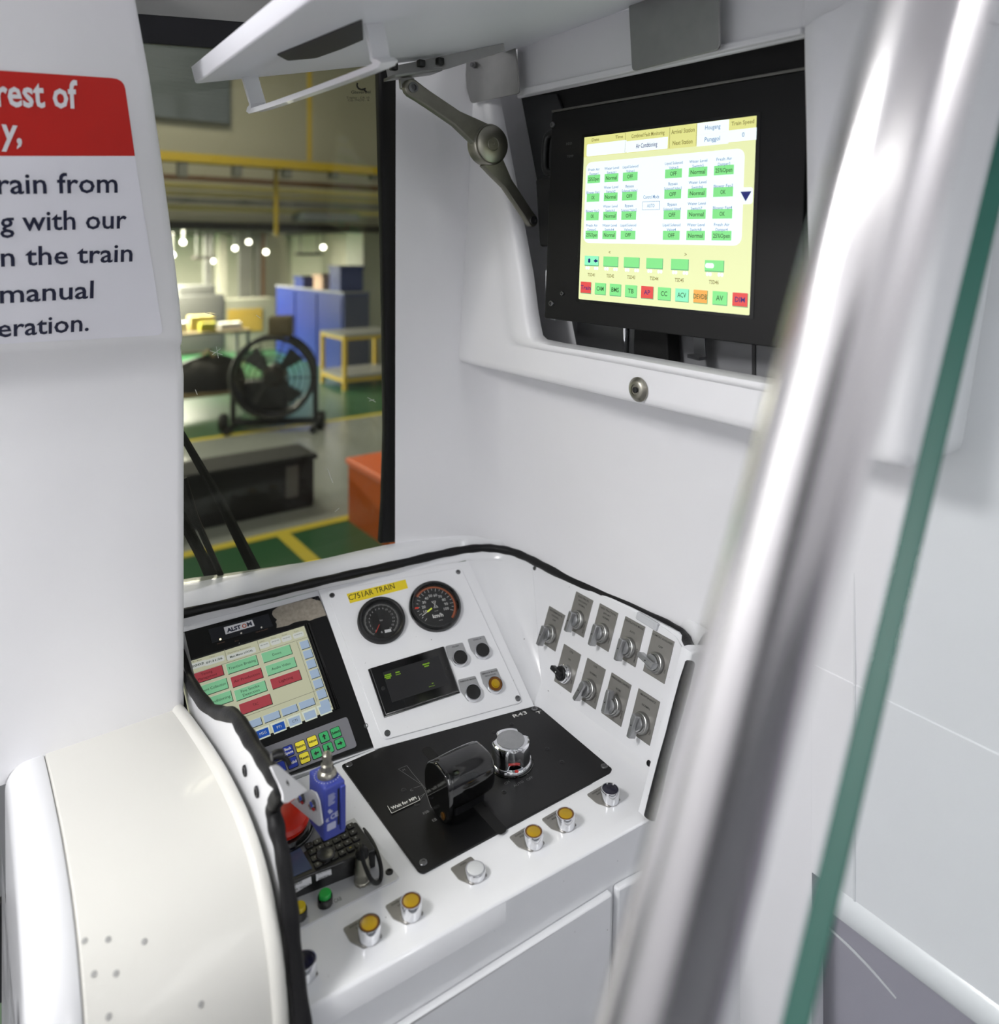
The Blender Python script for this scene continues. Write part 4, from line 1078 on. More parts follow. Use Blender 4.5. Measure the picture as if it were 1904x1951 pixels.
# ------------------------------------------------------------------ radio plate, keypad and lamps on the left of the desk
def zr(x, y): return (480 + x / 6.347, 1430 + y / 6.347)
rp_ = thing('radio_plate', 'silver printed mounting plate with PA and CAB TO CAB lettering', 'mounting plate', DF)
m = MB(); m.prism(fillet([DF.px(*zr(1240, 830)), DF.px(*zr(1780, 1545)), DF.px(*zr(1745, 1580)), DF.px(545, 1786), (NL + .004, .87), (NL + .004, 1.09), DF.px(*zr(830, 1010))], [.002, .006, .006, 0, 0, 0, 0]), 0.0, 0.0022, bev=0.0006)
rpl = build('plate', m, mat('plate_silver', rgb(196, 197, 199), 0.4, 0.25, var=0.03), rp_, smooth=0)
build('screw', screw_mb(*DF.px(*zr(1663, 1490)), 0.0052, 0.0022), SCREWD, rpl)
m = MB()
m.textfit(DF, 'HEAD SET', zr(1310, 1700), zr(1545, 1605), 0.0062, 0.0025)
m.textfit(DF, 'CAB TO CAB', (609, 1738), (652, 1718), 0.0062, 0.0025)
m.textfit(DF, 'PA', (577, 1757), (588, 1751), 0.0060, 0.0025)
build('lettering', m, mat('plate_print', rgb(84, 84, 86), 0.6), rpl, smooth=0)
for u, v, cm, lab in ((*zr(885, 1712), GRNB, 'green lamp button above the CAB TO CAB lettering'), (*zr(575, 1868), YELB, 'yellow lamp button above the PA lettering')):
    f = DF.at(u, v, 0, 0.0165).sub(0, 0, 0, -0.0143)
    t = thing('lamp_button', lab, 'lamp button', f, 'lamp buttons on the silver plate')
    m = MB(); m.lathe([(0.0098, 0), (0.0098, 0.0085), (0.0092, 0.0098), (0.0084, 0.0098), (0.0082, 0.007)], 0, 0, 30); build('collar', m, GLB, t)
    m = MB(); m.lathe([(0.0080, 0.006), (0.0079, 0.0132), (0.0070, 0.0142), (0, 0.0143)], 0, 0, 30); build('lens', m, cm, t)
# keypad unit
KH = 0.026
kp_ = thing('radio_keypad', 'black radio keypad unit with small keys and a blue-grey screen', 'keypad', DF)
top = [DF.px(*zr(1265, 850), KH), DF.px(*zr(1495, 1175), KH), DF.px(*zr(1490, 1195), KH), DF.px(*zr(440, 1600), KH), (NL + .006, 0.925), (NL + .006, 1.03), DF.px(*zr(700, 1090), KH)]
m = MB(); m.prism(fillet(top, 0.004), 0.0022, KH, bev=0.002); kb_ = build('housing', m, BLKP, kp_, smooth=40)
m = MB(); m.prism([DF.px(*zr(415, 1235), KH), DF.px(*zr(575, 1160), KH), DF.px(*zr(728, 1425), KH), DF.px(*zr(440, 1555), KH), DF.px(*zr(400, 1500), KH)], KH, KH + 0.0012, bev=0.0004)
part(build('screen', m, mat('keypad_screen', rgb(74, 84, 112), 0.2), kp_, smooth=0), 'blue-grey keypad screen')
ang_k = 0.0
gk = mat('key_black', rgb(16, 16, 17), 0.4)
cnt = 0
for r_ in range(4):
    for c_ in range(6):
        u = lerp(lerp(690, 1190, c_ / 5), lerp(800, 1290, c_ / 5), r_ / 3); v = lerp(lerp(1140, 905, c_ / 5), lerp(1370, 1130, c_ / 5), r_ / 3)
        if 1 <= c_ <= 1 and r_ > 0 and False: continue
        x, y = DF.px(*zr(u, v), KH + .002)
        m = MB(); m.prism(rrect(x, y, 0.0105, 0.0088, 0.002), KH, KH + 0.0022, bev=0.0007)
        s_ = '123456789*0#+-=ABCDEFGHI'[cnt % 24]; cnt += 1
        m.text(s_, x, y - .001, .0026, KH + 0.0024, 1)
        build('key', m, [gk, WINK if (r_, c_) != (3, 4) else KY], kb_, smooth=0)
x, y = DF.px(*zr(890, 1250), KH + .003); m = MB(); m.lathe([(0.0125, 0), (0.0125, 0.003), (0.011, 0.0042), (0.0085, 0.003), (0, 0.0032)], x, y, 30, 0, KH); build('speaker_dial', m, BLKP, kp_)
# white stickers on the front side of the keypad
ea = Vector(DF.px(*zr(1490, 1195), KH)); eb = Vector(DF.px(*zr(440, 1600), KH))
sd = (ea - eb).normalized(); sdw = DF.a * sd.x + DF.b * sd.y
KFR = Frame(DF.w(eb.x, eb.y, KH / 2), sdw, EZ)
for p0, p1, p2, p3, words in ((zr(450, 1645), zr(715, 1520), zr(725, 1605), zr(460, 1760), ('THALES', 'TYPE 70021', 'CE')), (zr(775, 1490), zr(960, 1410), zr(965, 1500), zr(780, 1580), ('DC POWER', '3047874-1'))):
    m = MB(); q = [KFR.px(*p, 0.0006) for p in (p0, p1, p2, p3)]
    q = [(x, max(-KH / 2 + .0025, min(KH / 2 - .0025, y))) for x, y in q]
    m.flat(q, 0.0006)
    xs = [p[0] for p in q]; x0, x1 = min(xs), max(xs); yy = sum(p[1] for p in q) / 4
    for i, w in enumerate(words): m.text(w, x0 + .003 + (0.02 if w == 'CE' else 0), yy + (.0028 if i == 0 else -.0045), .0028, 0.0008, 1, 0, 'L', 0.01)
    m.v = [KFR.M @ v for v in m.v]; build('sticker', m, [STICK, INK], kb_, world=True, smooth=0)
# red mushroom button
ef = DF.at(540, 1556, 0, 0.048).sub(0, 0, 0, -0.046)
eb_ = thing('emergency_button', 'red mushroom push button beside the gasket, under the white bracket', 'emergency button', ef)
m = MB(); m.lathe([(0.054, 0), (0.054, 0.022), (0.050, 0.0245), (0.040, 0.025)], 0, 0, 56); build('base', m, mat('base_grey', rgb(92, 93, 95), 0.4, var=0.05), eb_)
m = MB(); m.lathe([(0.0415, 0.0245), (0.0415, 0.028), (0.0405, 0.029), (0.039, 0.028), (0.037, 0.034), (0.034, 0.035)], 0, 0, 56); build('collar', m, GLB, eb_)
m = MB(); m.lathe([(0.028, 0.034), (0.0345, 0.037), (0.0355, 0.042), (0.0330, 0.0475), (0.025, 0.051), (0.012, 0.0525), (0, 0.053)], 0, 0, 56); build('mushroom_cap', m, REDB, eb_)

# blue limit switch hung from the white bracket
BD = 0.93
def bw(x, y, d=BD): r = ray(*zr(x, y)); return r * d
BFR = Frame(bw(880, 700), Vector((0.93, -0.30, 0)), EZ)       # front face frame, turned to face the camera's left
blu = thing('limit_switch', 'blue plastic limit switch box hanging on the white bracket', 'limit switch', Frame(bw(880, 1090), E1, E2))
bf = Frame(bw(880, 1090), E1, E2)
# plan outline of the box: its corner points straight at the camera
def plan(u_left, u_mid, u_right, d_mid):
    c = ray(*zr(u_mid, 0)) * d_mid; c.z = 0
    dl = Vector((-0.63, 0.77, 0)); dr = Vector((0.80, 0.60, 0))
    def hitline(u, d):
        r = ray(*zr(u, 0)); # c + s d on ray
        ux = r.x; s_ = (ux * c.y - c.x) / (d.x - ux * d.y); return c + d * s_
    L = hitline(u_left, dl); R = hitline(u_right, dr); return L, c, R, L + R - c
L, C, R, B = plan(690, 875, 1132, BD)
zt = -(1430 + 470 / 6.347 - CY) / FPX * BD; zb = -(1430 + 1100 / 6.347 - CY) / FPX * BD
m = MB(); pl = [bf.loc(p) for p in (L, C, R, B)]; pl = [(p.x, p.y) for p in pl]
k = MB(); k.prism(fillet(pl, 0.003), zb - bf.o.z, zt - bf.o.z, bev=0.0025); m.add(k.v, k.f)
bdy = build('housing', m, BLUEP, blu, smooth=40)
m = MB(); RF = Frame((C + R) / 2 + EZ * zt, (R - C), EZ); wd = (R - C).length
m.prism(rrect(wd * 0.17, -(zt - zb) * 0.46, 0.0028, (zt - zb) * 0.70), 0.0, 0.0003)
k2 = MB(); k2.prism(rrect(wd * 0.36, -(zt - zb) * 0.50, wd * .24, (zt - zb) * 0.86, .002), 0.0002, 0.003, bev=0.001)
build('groove', MB().add([RF.M @ v for v in m.v], m.f), mat('groove_dark', rgb(24, 26, 48), 0.5), bdy, world=True, smooth=0)
build('side_rib', MB().add([RF.M @ v for v in k2.v], k2.f), BLUEP, bdy, world=True, smooth=0)
m = MB(); m.text('\u00ab CE', -wd * .14, -(zt - zb) * .64, .0060, .0004, 0, 0.12, 'C', 0.04)
for i in range(9): m.strip((-wd * .32, -(zt - zb) * (.16 + i * .024)), (-wd * random.uniform(-.02, .12), -(zt - zb) * (.15 + i * .024)), .0009, .0004)
m.lathe([(.0022, .0002), (0, .0004)], -wd * .26, -(zt - zb) * .46, 12); m.strip((-wd * .28, -(zt - zb) * .50), (-wd * .12, -(zt - zb) * .48), .003, .0004)
m.flat(rrect(-wd * .16, -(zt - zb) * .77, .012, .009, .001), .0003)
build('print', MB().add([RF.M @ v for v in m.v], m.f), mat('pale_print', rgb(176, 180, 206), 0.6), bdy, world=True, smooth=0)
tc_ = (L + C + R + B) / 4; tc_.z = zt
tfm = Frame(tc_, E1, E2)
m = MB(); m.lathe([(.0125, 0), (.0125, .003), (.0105, .006), (.0085, .0075), (.0080, .014), (.006, .0155), (.0055, .020), (.0068, .022), (.0062, .027), (.003, .030), (0, .0305)], 0, 0, 28)
build('plunger', MB().add([tfm.M @ v for v in m.v], m.f), DKSTEEL, blu, world=True)
m = MB()
for i in range(26):
    a = 2 * pi * i / 26; m.lathe([(.0007, .0002), (0, .0004)], .0160 * cos(a), .0160 * sin(a), 6)
build('dial_dots', MB().add([tfm.M @ v for v in m.v], m.f), WINK, blu, world=True, smooth=0)
# white bracket
brk = thing('switch_bracket', 'bent white metal bracket carrying the blue limit switch over the gasket', 'bracket', Frame(bw(400, 500, .93), E1, E2))
def P3(x, y, d): return bw(x, y, d)
nrm = ((C - L).cross(EZ)).normalized()
nrm = nrm if nrm.y < 0 else -nrm
LFm = Frame(C + nrm * 0.0008, (C - L), EZ)       # left face plane of the switch
def lf2(x, y): return LFm.px(*zr(x, y))
m = MB(); fp_ = [lf2(668, 500), lf2(715, 465), lf2(790, 505), lf2(828, 600), lf2(868, 880), lf2(828, 912), lf2(480, 622), lf2(640, 505)]
m.prism(fillet(fp_, 0.003), 0.0, 0.0018, bev=0.0004)
k = MB().add([LFm.M @ v for v in m.v], m.f)
build('mounting_plate', k, SHELLW, brk, world=True, smooth=0)
pA, pB, pC = bw(225, 195, .838), bw(665, 480, .914), bw(395, 632, .820)
FLF = Frame(pA, pB - pA, (pA - pC))
m = MB(); m.prism(fillet([FLF.px(*zr(*p)) for p in ((222, 192), (285, 172), (322, 188), (668, 482), (445, 626), (398, 634), (370, 596), (372, 540), (330, 420), (270, 300))], 0.002), -0.0009, 0.0009, bev=0.0004)
build('flange', MB().add([FLF.M @ v for v in m.v], m.f), WHITE, brk, world=True, smooth=40)
for x, y in ((620, 575), (755, 655)):
    p = LFm.hit(*zr(x, y), 0.002); f2 = Frame(p, C - L, EZ)
    m = MB(); m.lathe([(.0062, 0), (.0062, .0012), (.0035, .0014), (.0033, .006), (0, .0065)], 0, 0, 16)
    build('screw', MB().add([f2.M @ v for v in m.v], m.f), SCREW, brk, world=True)
    m = MB(); m.tube([f2.w(-.008, -.004, .003), f2.w(0, -.001, .0045), f2.w(.006, -.002, .003)], .0016, 8); part(build('lead', m, mat('lead_red', rgb(176, 40, 44), 0.4), brk, world=True), 'short red lead')
    m = MB(); m.tube([f2.w(-.003, .003, .004), f2.w(.004, .003, .005)], .0015, 8); part(build('lead', m, mat('lead_blue', rgb(40, 66, 176), 0.4), brk, world=True), 'short blue lead')
# headset connector with its cable loop
cf = DF.at(*zr(1335, 1580), 0, 0.002)
hc_ = thing('headset_connector', 'silver round cable connector standing in the HEAD SET socket', 'connector', cf)
hz_ = lambda x, y: (-(1430 + y / 6.347 - CY) / FPX) * cf.o.y - cf.o.z
Hc = hz_(1340, 1190)
m = MB(); m.lathe([(.0108, 0), (.0108, .003), (.0100, .004), (.0100, .011), (.0106, .012), (.0106, .016), (.0096, .018), (.0094, Hc * .58), (.0088, Hc * .62), (.0086, Hc * .86), (.0078, Hc * .88)], 0, 0, 36); build('shell', m, DKSTEEL, hc_)
m = MB(); m.lathe([(.0088, Hc * .80), (.0088, Hc * .90), (.0065, Hc * .99), (.0035, Hc * 1.03), (0, Hc * 1.04)], 0, 0, 28); build('boot', m, RUB, hc_)
def cb(x, y, d): return bw(x, y, d)
d0 = cf.o.y
pts = spline([cf.w(0, 0, Hc * .98), cb(1330, 1150, d0 - .012), cb(1340, 1300, d0 - .025), cb(1385, 1440, d0 - .026), cb(1445, 1560, d0 - .022), cb(1505, 1600, d0 - .012), cb(1555, 1560, d0), cb(1565, 1440, d0 + .006), cb(1535, 1300, d0 + .016), cb(1480, 1150, d0 + .04), cb(1400, 1020, d0 + .075), cb(1300, 900, d0 + .11), cb(1190, 810, d0 + .14), cb(1110, 755, d0 + .15), cb(1020, 700, d0 + .16)], 6)
m = MB(); m.tube(pts, .0028, 10)
tag(build('headset_cable', m, RUB, frame=cf, world=True), 'thin black cable looping from the silver connector behind the blue box', 'cable')
# ------------------------------------------------------------------ overhead equipment cabinet on the side wall
CN = 0.85
CF = Frame(T(CN, 0.8, 0), -E2, EZ)
def cp(u, v, h=0.0): return CF.px(u, v, h)
cab = thing('overhead_cabinet', 'white overhead equipment cabinet on the side wall with its front opening uncovered', 'cabinet', Frame(T(CN, 0.75, -0.25), -E2, EZ))
def cbuild(name, mb, mt, par=None, sm=40, fr=CF):
    return build(name, MB().add([fr.M @ v for v in mb.v], mb.f), mt, par or cab, world=True, smooth=sm)
# the face is a ring between the outer outline and the opening, with matching points
outer = [(852, 40), (843, 180), (836, 330), (830, 480), (824, 600), (822, 640), (824, 662), (832, 678), (848, 687), (930, 707), (1040, 733), (1180, 767), (1330, 803), (1480, 840), (1620, 876), (1690, 894), (1712, 899), (1724, 892), (1730, 870), (1752, 735), (1775, 590), (1800, 430), (1830, 240), (1862, 40), (1880, -180)]
inner = [(930, 150), (941, 200), (958, 290), (980, 405), (1002, 525), (1010, 590), (1015, 620), (1019, 640), (1027, 648), (1060, 655), (1110, 663), (1200, 678), (1300, 696), (1400, 714), (1480, 728), (1520, 735), (1534, 737), (1540, 733), (1543, 700), (1540, 600), (1538, 500), (1536, 380), (1533, 230), (1530, 120), (1529, 62)]
def ringrows(shifts):
    rows = []
    for t_, h in shifts:
        rows.append([CF.w(*[lerp(a, b, t_) for a, b in zip(cp(*o), cp(*i))], h) for o, i in zip(outer, inner)])
    return rows
back = [CF.w(*cp(*o), -0.16) for o in outer]
rows = [back] + ringrows([(0.0, -0.035), (0.015, -0.018), (0.06, -0.006), (0.13, -0.001), (0.25, 0.0), (0.72, 0.0), (0.80, 0.001), (0.83, 0.006), (0.90, 0.008), (0.96, 0.007), (0.985, 0.0), (1.0, -0.012)])
rows.append([CF.w(*cp(*i), -0.020) for i in inner])
m = MB(); m.grid(rows, flip=False)
cbody = build('body', m, WHITE, cab, world=True, smooth=50)
# header rail above the opening
m = MB()
hd_ = [cp(980, 186), cp(1100, 161), cp(1300, 119), cp(1530, 68), cp(1530, -90), cp(980, 80)]
m.prism(hd_, -0.014, -0.006, bev=0.003)
m.prism([cp(1000, 182), cp(1530, 65), cp(1530, 52), cp(1000, 168)], -0.012, 0.004, bev=0.002)
cbuild('header_rail', m, WHITE)
m = MB(); m.prism([cp(1530, 72), cp(1530, -200), cp(1900, -260), cp(1870, 30), cp(1700, 55)], -0.05, -0.004)
cbuild('header_panel', m, WHITE)
# inside
m = MB()
DK = -0.124
pin = [cp(*i) for i in inner]
m.flat(pin + [cp(1700, 60), cp(1000, 60)], DK)
ca = cp(*inner[0]); cz_ = cp(*inner[-1])
m = MB(); m.prism(rrect((ca[0] - 0.03 + cz_[0] + 0.06) / 2, 0.05, cz_[0] - ca[0] + 0.09, 0.56), DK - 0.004, DK, bev=0)
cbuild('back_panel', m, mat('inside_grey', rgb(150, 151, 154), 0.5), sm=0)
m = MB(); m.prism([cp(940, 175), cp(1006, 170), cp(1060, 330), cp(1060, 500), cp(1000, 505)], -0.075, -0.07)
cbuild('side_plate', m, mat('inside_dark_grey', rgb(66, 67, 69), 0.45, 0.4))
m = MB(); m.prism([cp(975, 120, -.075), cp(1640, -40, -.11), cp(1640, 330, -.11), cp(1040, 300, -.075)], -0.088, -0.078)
cbuild('inner_shade', m, MATB)  # black sheet put in for the shade inside, above the monitor
m = MB(); m.prism([cp(1335, 640), cp(1341, 640), cp(1341, 760), cp(1335, 760)], -0.123, -0.121)
cbuild('panel_joint', m, mat('joint_dark', rgb(70, 70, 72), 0.5), sm=0)
# bits under the monitor
m = MB(); m.prism([cp(1016, 520), cp(1066, 520), cp(1140, 600), cp(1142, 690), cp(1024, 664), cp(1012, 600)], -0.10, -0.095, bev=0.002)
cbuild('mounting_plate', m, mat('inside_steel', rgb(112, 113, 115), 0.35, 0.8))
m = MB(); m.tube([CF.w(*cp(1118, 560), -0.09), CF.w(*cp(1120, 700), -0.09)], 0.004, 10); cbuild('stay_rod', MB().add([CF.I @ v for v in m.v], m.f), CHROME)
m = MB(); m.prism(fillet([cp(1140, 590), cp(1198, 590), cp(1205, 700), cp(1138, 690)], .004), -0.115, -0.085, bev=0.003); cbuild('black_block', m, MATB)
m = MB(); m.prism(fillet([cp(1238, 610), cp(1262, 610), cp(1266, 695), cp(1244, 690)], .003), -0.10, -0.097, bev=0.0008); m.prism([cp(1244, 683), cp(1266, 690), cp(1266, 696), cp(1244, 690)], -0.10, -0.08); cbuild('latch_plate', m, mat('latch_steel', rgb(120, 121, 124), 0.3, 0.9))
m = MB(); m.prism([cp(1030, 515), cp(1048, 515), cp(1048, 610), cp(1031, 606)], -0.014, -0.012); cbuild('paper_tag', m, STICK, sm=0)
m = MB()
for k_ in range(5): m.tube([CF.w(*cp(1030 + 3 * k_, 350 + 16 * k_), -0.05), CF.w(*cp(1046, 356 + 16 * k_), -0.03), CF.w(*cp(1060, 352 + 16 * k_), -0.05)], 0.004, 8)
cbuild('wiring_loom', MB().add([CF.I @ v for v in m.v], m.f), MATB)
m = MB(); m.prism(fillet([cp(996, 340), cp(1040, 330), cp(1052, 420), cp(1040, 470), cp(1004, 470)], .006), -0.09, -0.03, bev=0.004); cbuild('hinge_block', m, MATB)
# lock
kf = CF.at(1217, 742, 0, 0.001)
t = thing('cabinet_lock', 'round nickel key lock on the lower lip of the overhead cabinet', 'lock', kf)
m = MB(); m.lathe([(0.0195, 0), (0.0192, 0.002), (0.015, 0.006), (0.0125, 0.0075), (0.0085, 0.0080), (0.0080, 0.0065), (0, 0.0065)], 0, 0, 36); build('escutcheon', m, DKSTEEL, t)
m = MB(); m.lathe([(0.0046, 0.0065), (0.0046, 0.0090), (0.0030, 0.0095), (0, 0.0090)], 0, 0, 18); part(build('key_pin', m, MATB, t), 'dark key pin in the middle')

# ------------------------------------------------------------------ monitor inside the cabinet
MN = 0.868
MF = Frame(T(MN, 0.8, 0), Vector((0.876, -1.0, -0.03)), EZ + E1 * 0.03)
def mp(u, v, h=0.0): return MF.px(u, v, h)
mon = thing('monitor', 'black framed monitor with a bright yellow and green screen in the overhead cabinet', 'monitor', MF.at(1260, 420))
def mbuild(name, mb, mt, par=None, sm=0): return build(name, MB().add([MF.M @ v for v in mb.v], mb.f), mt, par or mon, world=True, smooth=sm)
xl = mp(1045, 400)[0]; xr = mp(1532, 400)[0]; yt = mp(1045, 216)[1]; yb = mp(1045, 603)[1]
ybr = mp(1480, 668)[1]; yb = (yb + ybr) / 2
m = MB(); m.prism(rrect((xl + xr) / 2, (yt + yb) / 2, xr - xl, yt - yb, 0.004), -0.055, 0.0, bev=0.0015)
hs = mbuild('housing', m, mat('monitor_black', rgb(13, 13, 14), 0.5, var=0.1, spec=0.3))
m = MB(); m.prism(rrect((xl + xr) / 2, yt + 0.0022, xr - xl, 0.004), -0.05, 0.001, bev=0.0006); mbuild('top_edge', m, mat('edge_grey', rgb(120, 118, 114), 0.35, 0.7))
for u, v, r_ in ((1049, 238, .0055), (1050, 578, .0055), (1071, 559, .004)):
    x, y = mp(u, v, .002); mbuild('screw', screw_mb(max(x, xl + .004), y, r_, 0.0, 0.003), SCREW, hs, 35)
hx, hy = mp(1030, 290)
m = MB(); pts = [(xl + .006, hy + .036, -.02), (xl - .020, hy + .036, -.02), (xl - .032, hy + .024, -.02), (xl - .032, hy - .024, -.02), (xl - .020, hy - .036, -.02), (xl + .006, hy - .036, -.02)]
m.tube(spline(pts, 4), 0.0075, 10); mbuild('handle', m, BLKP, None, 40)
m = MB()
for s, u, v in (('HDD', 1085, 276), ('TEMP', 1087, 300)): x, y = mp(u, v); m.text(s, x, y, 0.0045, 0.0004, 0, 0, 'C')
mbuild('lettering', m, mat('monitor_print', rgb(96, 96, 98), 0.6))
# screen content
ME = 0.93
YB = em('scr_yellow', 230, 236, 178, ME); YD = em('scr_yellow_deep', 224, 224, 142, ME); SW = em('scr_white', 240, 250, 252, ME * 1.05); SG = em('scr_green', 132, 226, 138, ME); SGD = em('scr_green_edge', 92, 170, 120, ME); SR = em('scr_red', 222, 78, 74, ME); SO = em('scr_orange', 240, 170, 82, ME); SA = em('scr_aqua', 142, 240, 190, ME); SI = em('scr_ink', 60, 110, 60, .5); SBL = em('scr_blue_ink', 110, 150, 196, ME * .8); SNV = em('scr_navy', 28, 46, 140, .5); SYI = em('scr_olive_ink', 150, 140, 66, .6)
a0 = mp(1109, 416); a1 = mp(1436, 410); t0 = (mp(1110, 263)[1] + mp(1451, 219)[1]) / 2; b0 = (mp(1106, 570)[1] + mp(1421, 600)[1]) / 2
sx0, sx1, sy0, sy1 = a0[0], a1[0], b0, t0
scx, scy, sw_, sh_ = (sx0 + sx1) / 2, (sy0 + sy1) / 2, sx1 - sx0, sy1 - sy0
m = MB(); m.prism(rrect(scx, scy, sw_ + 0.012, sh_ + 0.010, 0.002), 0, 0.0008); mbuild('screen_gasket', m, mat('gasket_black', rgb(10, 10, 10), 0.25))
S = Scr(MF, 0.0010)
S.crect(scx, scy, sw_, sh_, YB, 0, 0.002)
# normalised screen coordinates from the upright view of the panel: fx 0..1 left-right, fy 0..1 top-bottom
def q(fx, fy): return (sx0 + sw_ * fx, sy1 - sh_ * fy)
def R_(fx, fy, fw, fh, mt, lay=1, r=0.0): x, y = q(fx, fy); S.crect(x, y, fw * sw_, fh * sh_, mt, lay, r)
def X_(s, fx, fy, fh, fw, mt, lay=5): x, y = q(fx, fy); S.text(s, x, y, fh * sh_, mt, lay, fw * sw_, 0.01)
R_(.5, .062, 1.0, .124, YD, 1)
R_(.155, .083, .27, .075, SW, 2, .003); X_('Date', .08, .022, .018, .05, SYI); X_('Time', .24, .022, .018, .05, SYI)
X_('Combined Fault Monitoring', .42, .028, .022, .20, SYI); R_(.415, .088, .25, .066, SW, 2); X_('Air Conditioning', .415, .088, .026, .13, SNV)
X_('Arrival Station', .625, .032, .024, .13, SYI); X_('Next Station', .625, .094, .024, .11, SYI)
R_(.785, .032, .165, .062, SW, 2); R_(.785, .095, .165, .062, SW, 2); X_('Hougang', .785, .030, .024, .08, SBL); X_('Punggol', .785, .093, .024, .08, SBL)
X_('Train Speed', .935, .026, .020, .11, SYI); R_(.935, .090, .135, .062, SW, 2); X_('0', .94, .088, .024, .012, SBL)
for fx in (.28, .55, .70): R_(fx, .062, .002, .115, SYI, 2)
S.crect(*q(.485, .405), .93 * sw_, .495 * sh_, SW, 2, 0.012)
cols_ = [(.078, .088, ('Fresh Air\nDamper1', 'Blower Fan1', 'Blower Fan2', 'Fresh Air\nDamper2'), ('25%Open', 'OK', 'OK', '25%Open')), (.198, .092, ('Water Level\nSwitch1', 'Water Level\nSwitch2', 'Water Level\nSwitch3', 'Water Level\nSwitch4'), ('Normal',) * 4), (.320, .094, ('Liquid Solenoid\nValve1', 'Bypass\nSolenoid Valve1', 'Bypass\nSolenoid Valve2', 'Liquid Solenoid\nValve2'), ('OFF',) * 4),
         (.580, .096, ('Liquid Solenoid\nValve3', 'Bypass\nSolenoid Valve3', 'Bypass\nSolenoid Valve4', 'Liquid Solenoid\nValve4'), ('OFF',) * 4), (.715, .100, ('Water Level\nSwitch5', 'Water Level\nSwitch6', 'Water Level\nSwitch7', 'Water Level\nSwitch8'), ('Normal',) * 4), (.850, .100, ('Fresh Air\nDamper3', 'Blower Fan3', 'Blower Fan4', 'Fresh Air\nDamper4'), ('25%Open', 'OK', 'OK', '25%Open'))]
for fx, fw, labs, vals in cols_:
    for k_ in range(4):
        fy = .262 + k_ * .1135
        R_(fx, fy, fw, .050, SG, 4); X_(vals[k_], fx, fy, .022, fw * min(.85, .13 * len(vals[k_])), SI)
        ls = labs[k_].split('\n')
        for i, l in enumerate(ls): X_(l, fx, fy - .032 - (len(ls) - 1 - i) * .026, .016, min(fw * 1.05, .0088 * len(l)), SBL)
X_('Control Mode', .455, .385, .020, .095, SBL); R_(.455, .435, .105, .048, SBL, 3); R_(.455, .435, .101, .044, SW, 4); X_('AUTO', .455, .435, .020, .045, SBL)
R_(.966, .400, .060, .085, SW, 3, .004); x, y = q(.963, .400); S.m.flat([(x - .0085, y + .006), (x, y - .008), (x + .0085, y + .006)], S.h + .0006, S.mi(SNV))
for k_, fx in enumerate((.085, .215, .350, .490, .635, .820)):
    fy = .762 + .010 * 0
    R_(fx, fy, .098, .060, SGD, 3); R_(fx - .002, fy - .003, .096, .056, SG if k_ else SA, 4)
    for dx in (-.035, -.020, .025, .040): R_(fx + dx, fy + .043, .014, .020, SW, 4, .0022)
    X_('TSD4%d' % (k_ + 1), fx, fy + .083, .020, .05, SYI)
R_(.068, .760, .016, .026, SNV, 5, .002); x, y = q(.113, .760); S.m.flat([(x - .005, y), (x + .001, y - .0035), (x + .001, y + .0035)], S.h + .0006, S.mi(SNV)); R_(.120, .760, .012, .012, SNV, 5)
X_('<', .205, .705, .022, .012, SYI); X_('>', .665, .705, .022, .012, SYI); R_(.795, .760, .045, .026, SW, 5, .003)
for k_, (s, mt) in enumerate((('Train', SR), ('CAM', SG), ('BMS', SG), ('TB', SG), ('AP', SR), ('CC', SG), ('ACV', SA), ('DEVDB', SO), ('AV', SG), ('DIM', SR))):
    fx = .050 + k_ * .1003
    R_(fx + .002, .925 + .003, .074, .070, SGD, 3); R_(fx, .925, .073, .068, mt, 4); X_(s, fx, .925, .026, .012 * len(s) + .012, SI if mt is not SR else SNV)
part(mbuild('screen', S.m, S.mats[0]), 'lit air conditioning menu screen in yellow, white and green')
so_ = [o for o in mon.children if o.name.startswith('screen') and not o.name.startswith('screen_g')][0]
so_.data.materials.clear()
for mt in S.mats: so_.data.materials.append(mt)
for p, mi in zip(so_.data.polygons, S.m.m): p.material_index = mi

# ------------------------------------------------------------------ raised lid over the cabinet
HZ = 0.385; HN = 0.85; DROP = 0.245
UL = Vector((E1 * 1.0 + EZ * DROP)).normalized()               # from the free edge up to the hinge
LDF = Frame(T(HN, 0.7, HZ), -UL, -E2)                           # b towards the camera along the train, n = down side
if LDF.n.z > 0: LDF = Frame(T(HN, 0.7, HZ), UL, -E2)
def lbuild(name, mb, mt, par=None, sm=40): return build(name, MB().add([LDF.M @ v for v in mb.v], mb.f), mt, par or cab, world=True, smooth=sm)
def lq(u, v, h=0.0): return LDF.px(u, v, h)
tip = lq(372, 160); hin = lq(985, 97); fre = lq(700, 2)
x_free = tip[0]; y_front = tip[1]
sg = 1 if x_free > 0 else -1
W = abs(x_free)
m = MB()
pl_ = [(x_free, y_front), (x_free, 0.62), (0.0, 0.62), (sg * 0.004, hin[1] - 0.0), (lerp(x_free, 0, .55), lerp(y_front, hin[1], .5))]
k = MB(); k.prism(fillet(pl_, [.012, .002, .002, .004, .002]), -0.024, 0.0, bev=0.003)
lid = lbuild('lid', k, LIDW, None, 40); part(lid, 'white hinged lid propped open overhead, seen from below')
# dark recess
pr = [lq(527, 103), lq(548, 114), (lq(602, 109)), lq(650, 92), lq(692, 74), lq(690, 36)]
m = MB(); m.prism(fillet(pr, .004), -0.001, 0.0015, bev=0.0004); part(lbuild('finger_recess', m, mat('recess_dark', rgb(52, 52, 52), 0.6), lid), 'dark recessed pocket behind the handle')
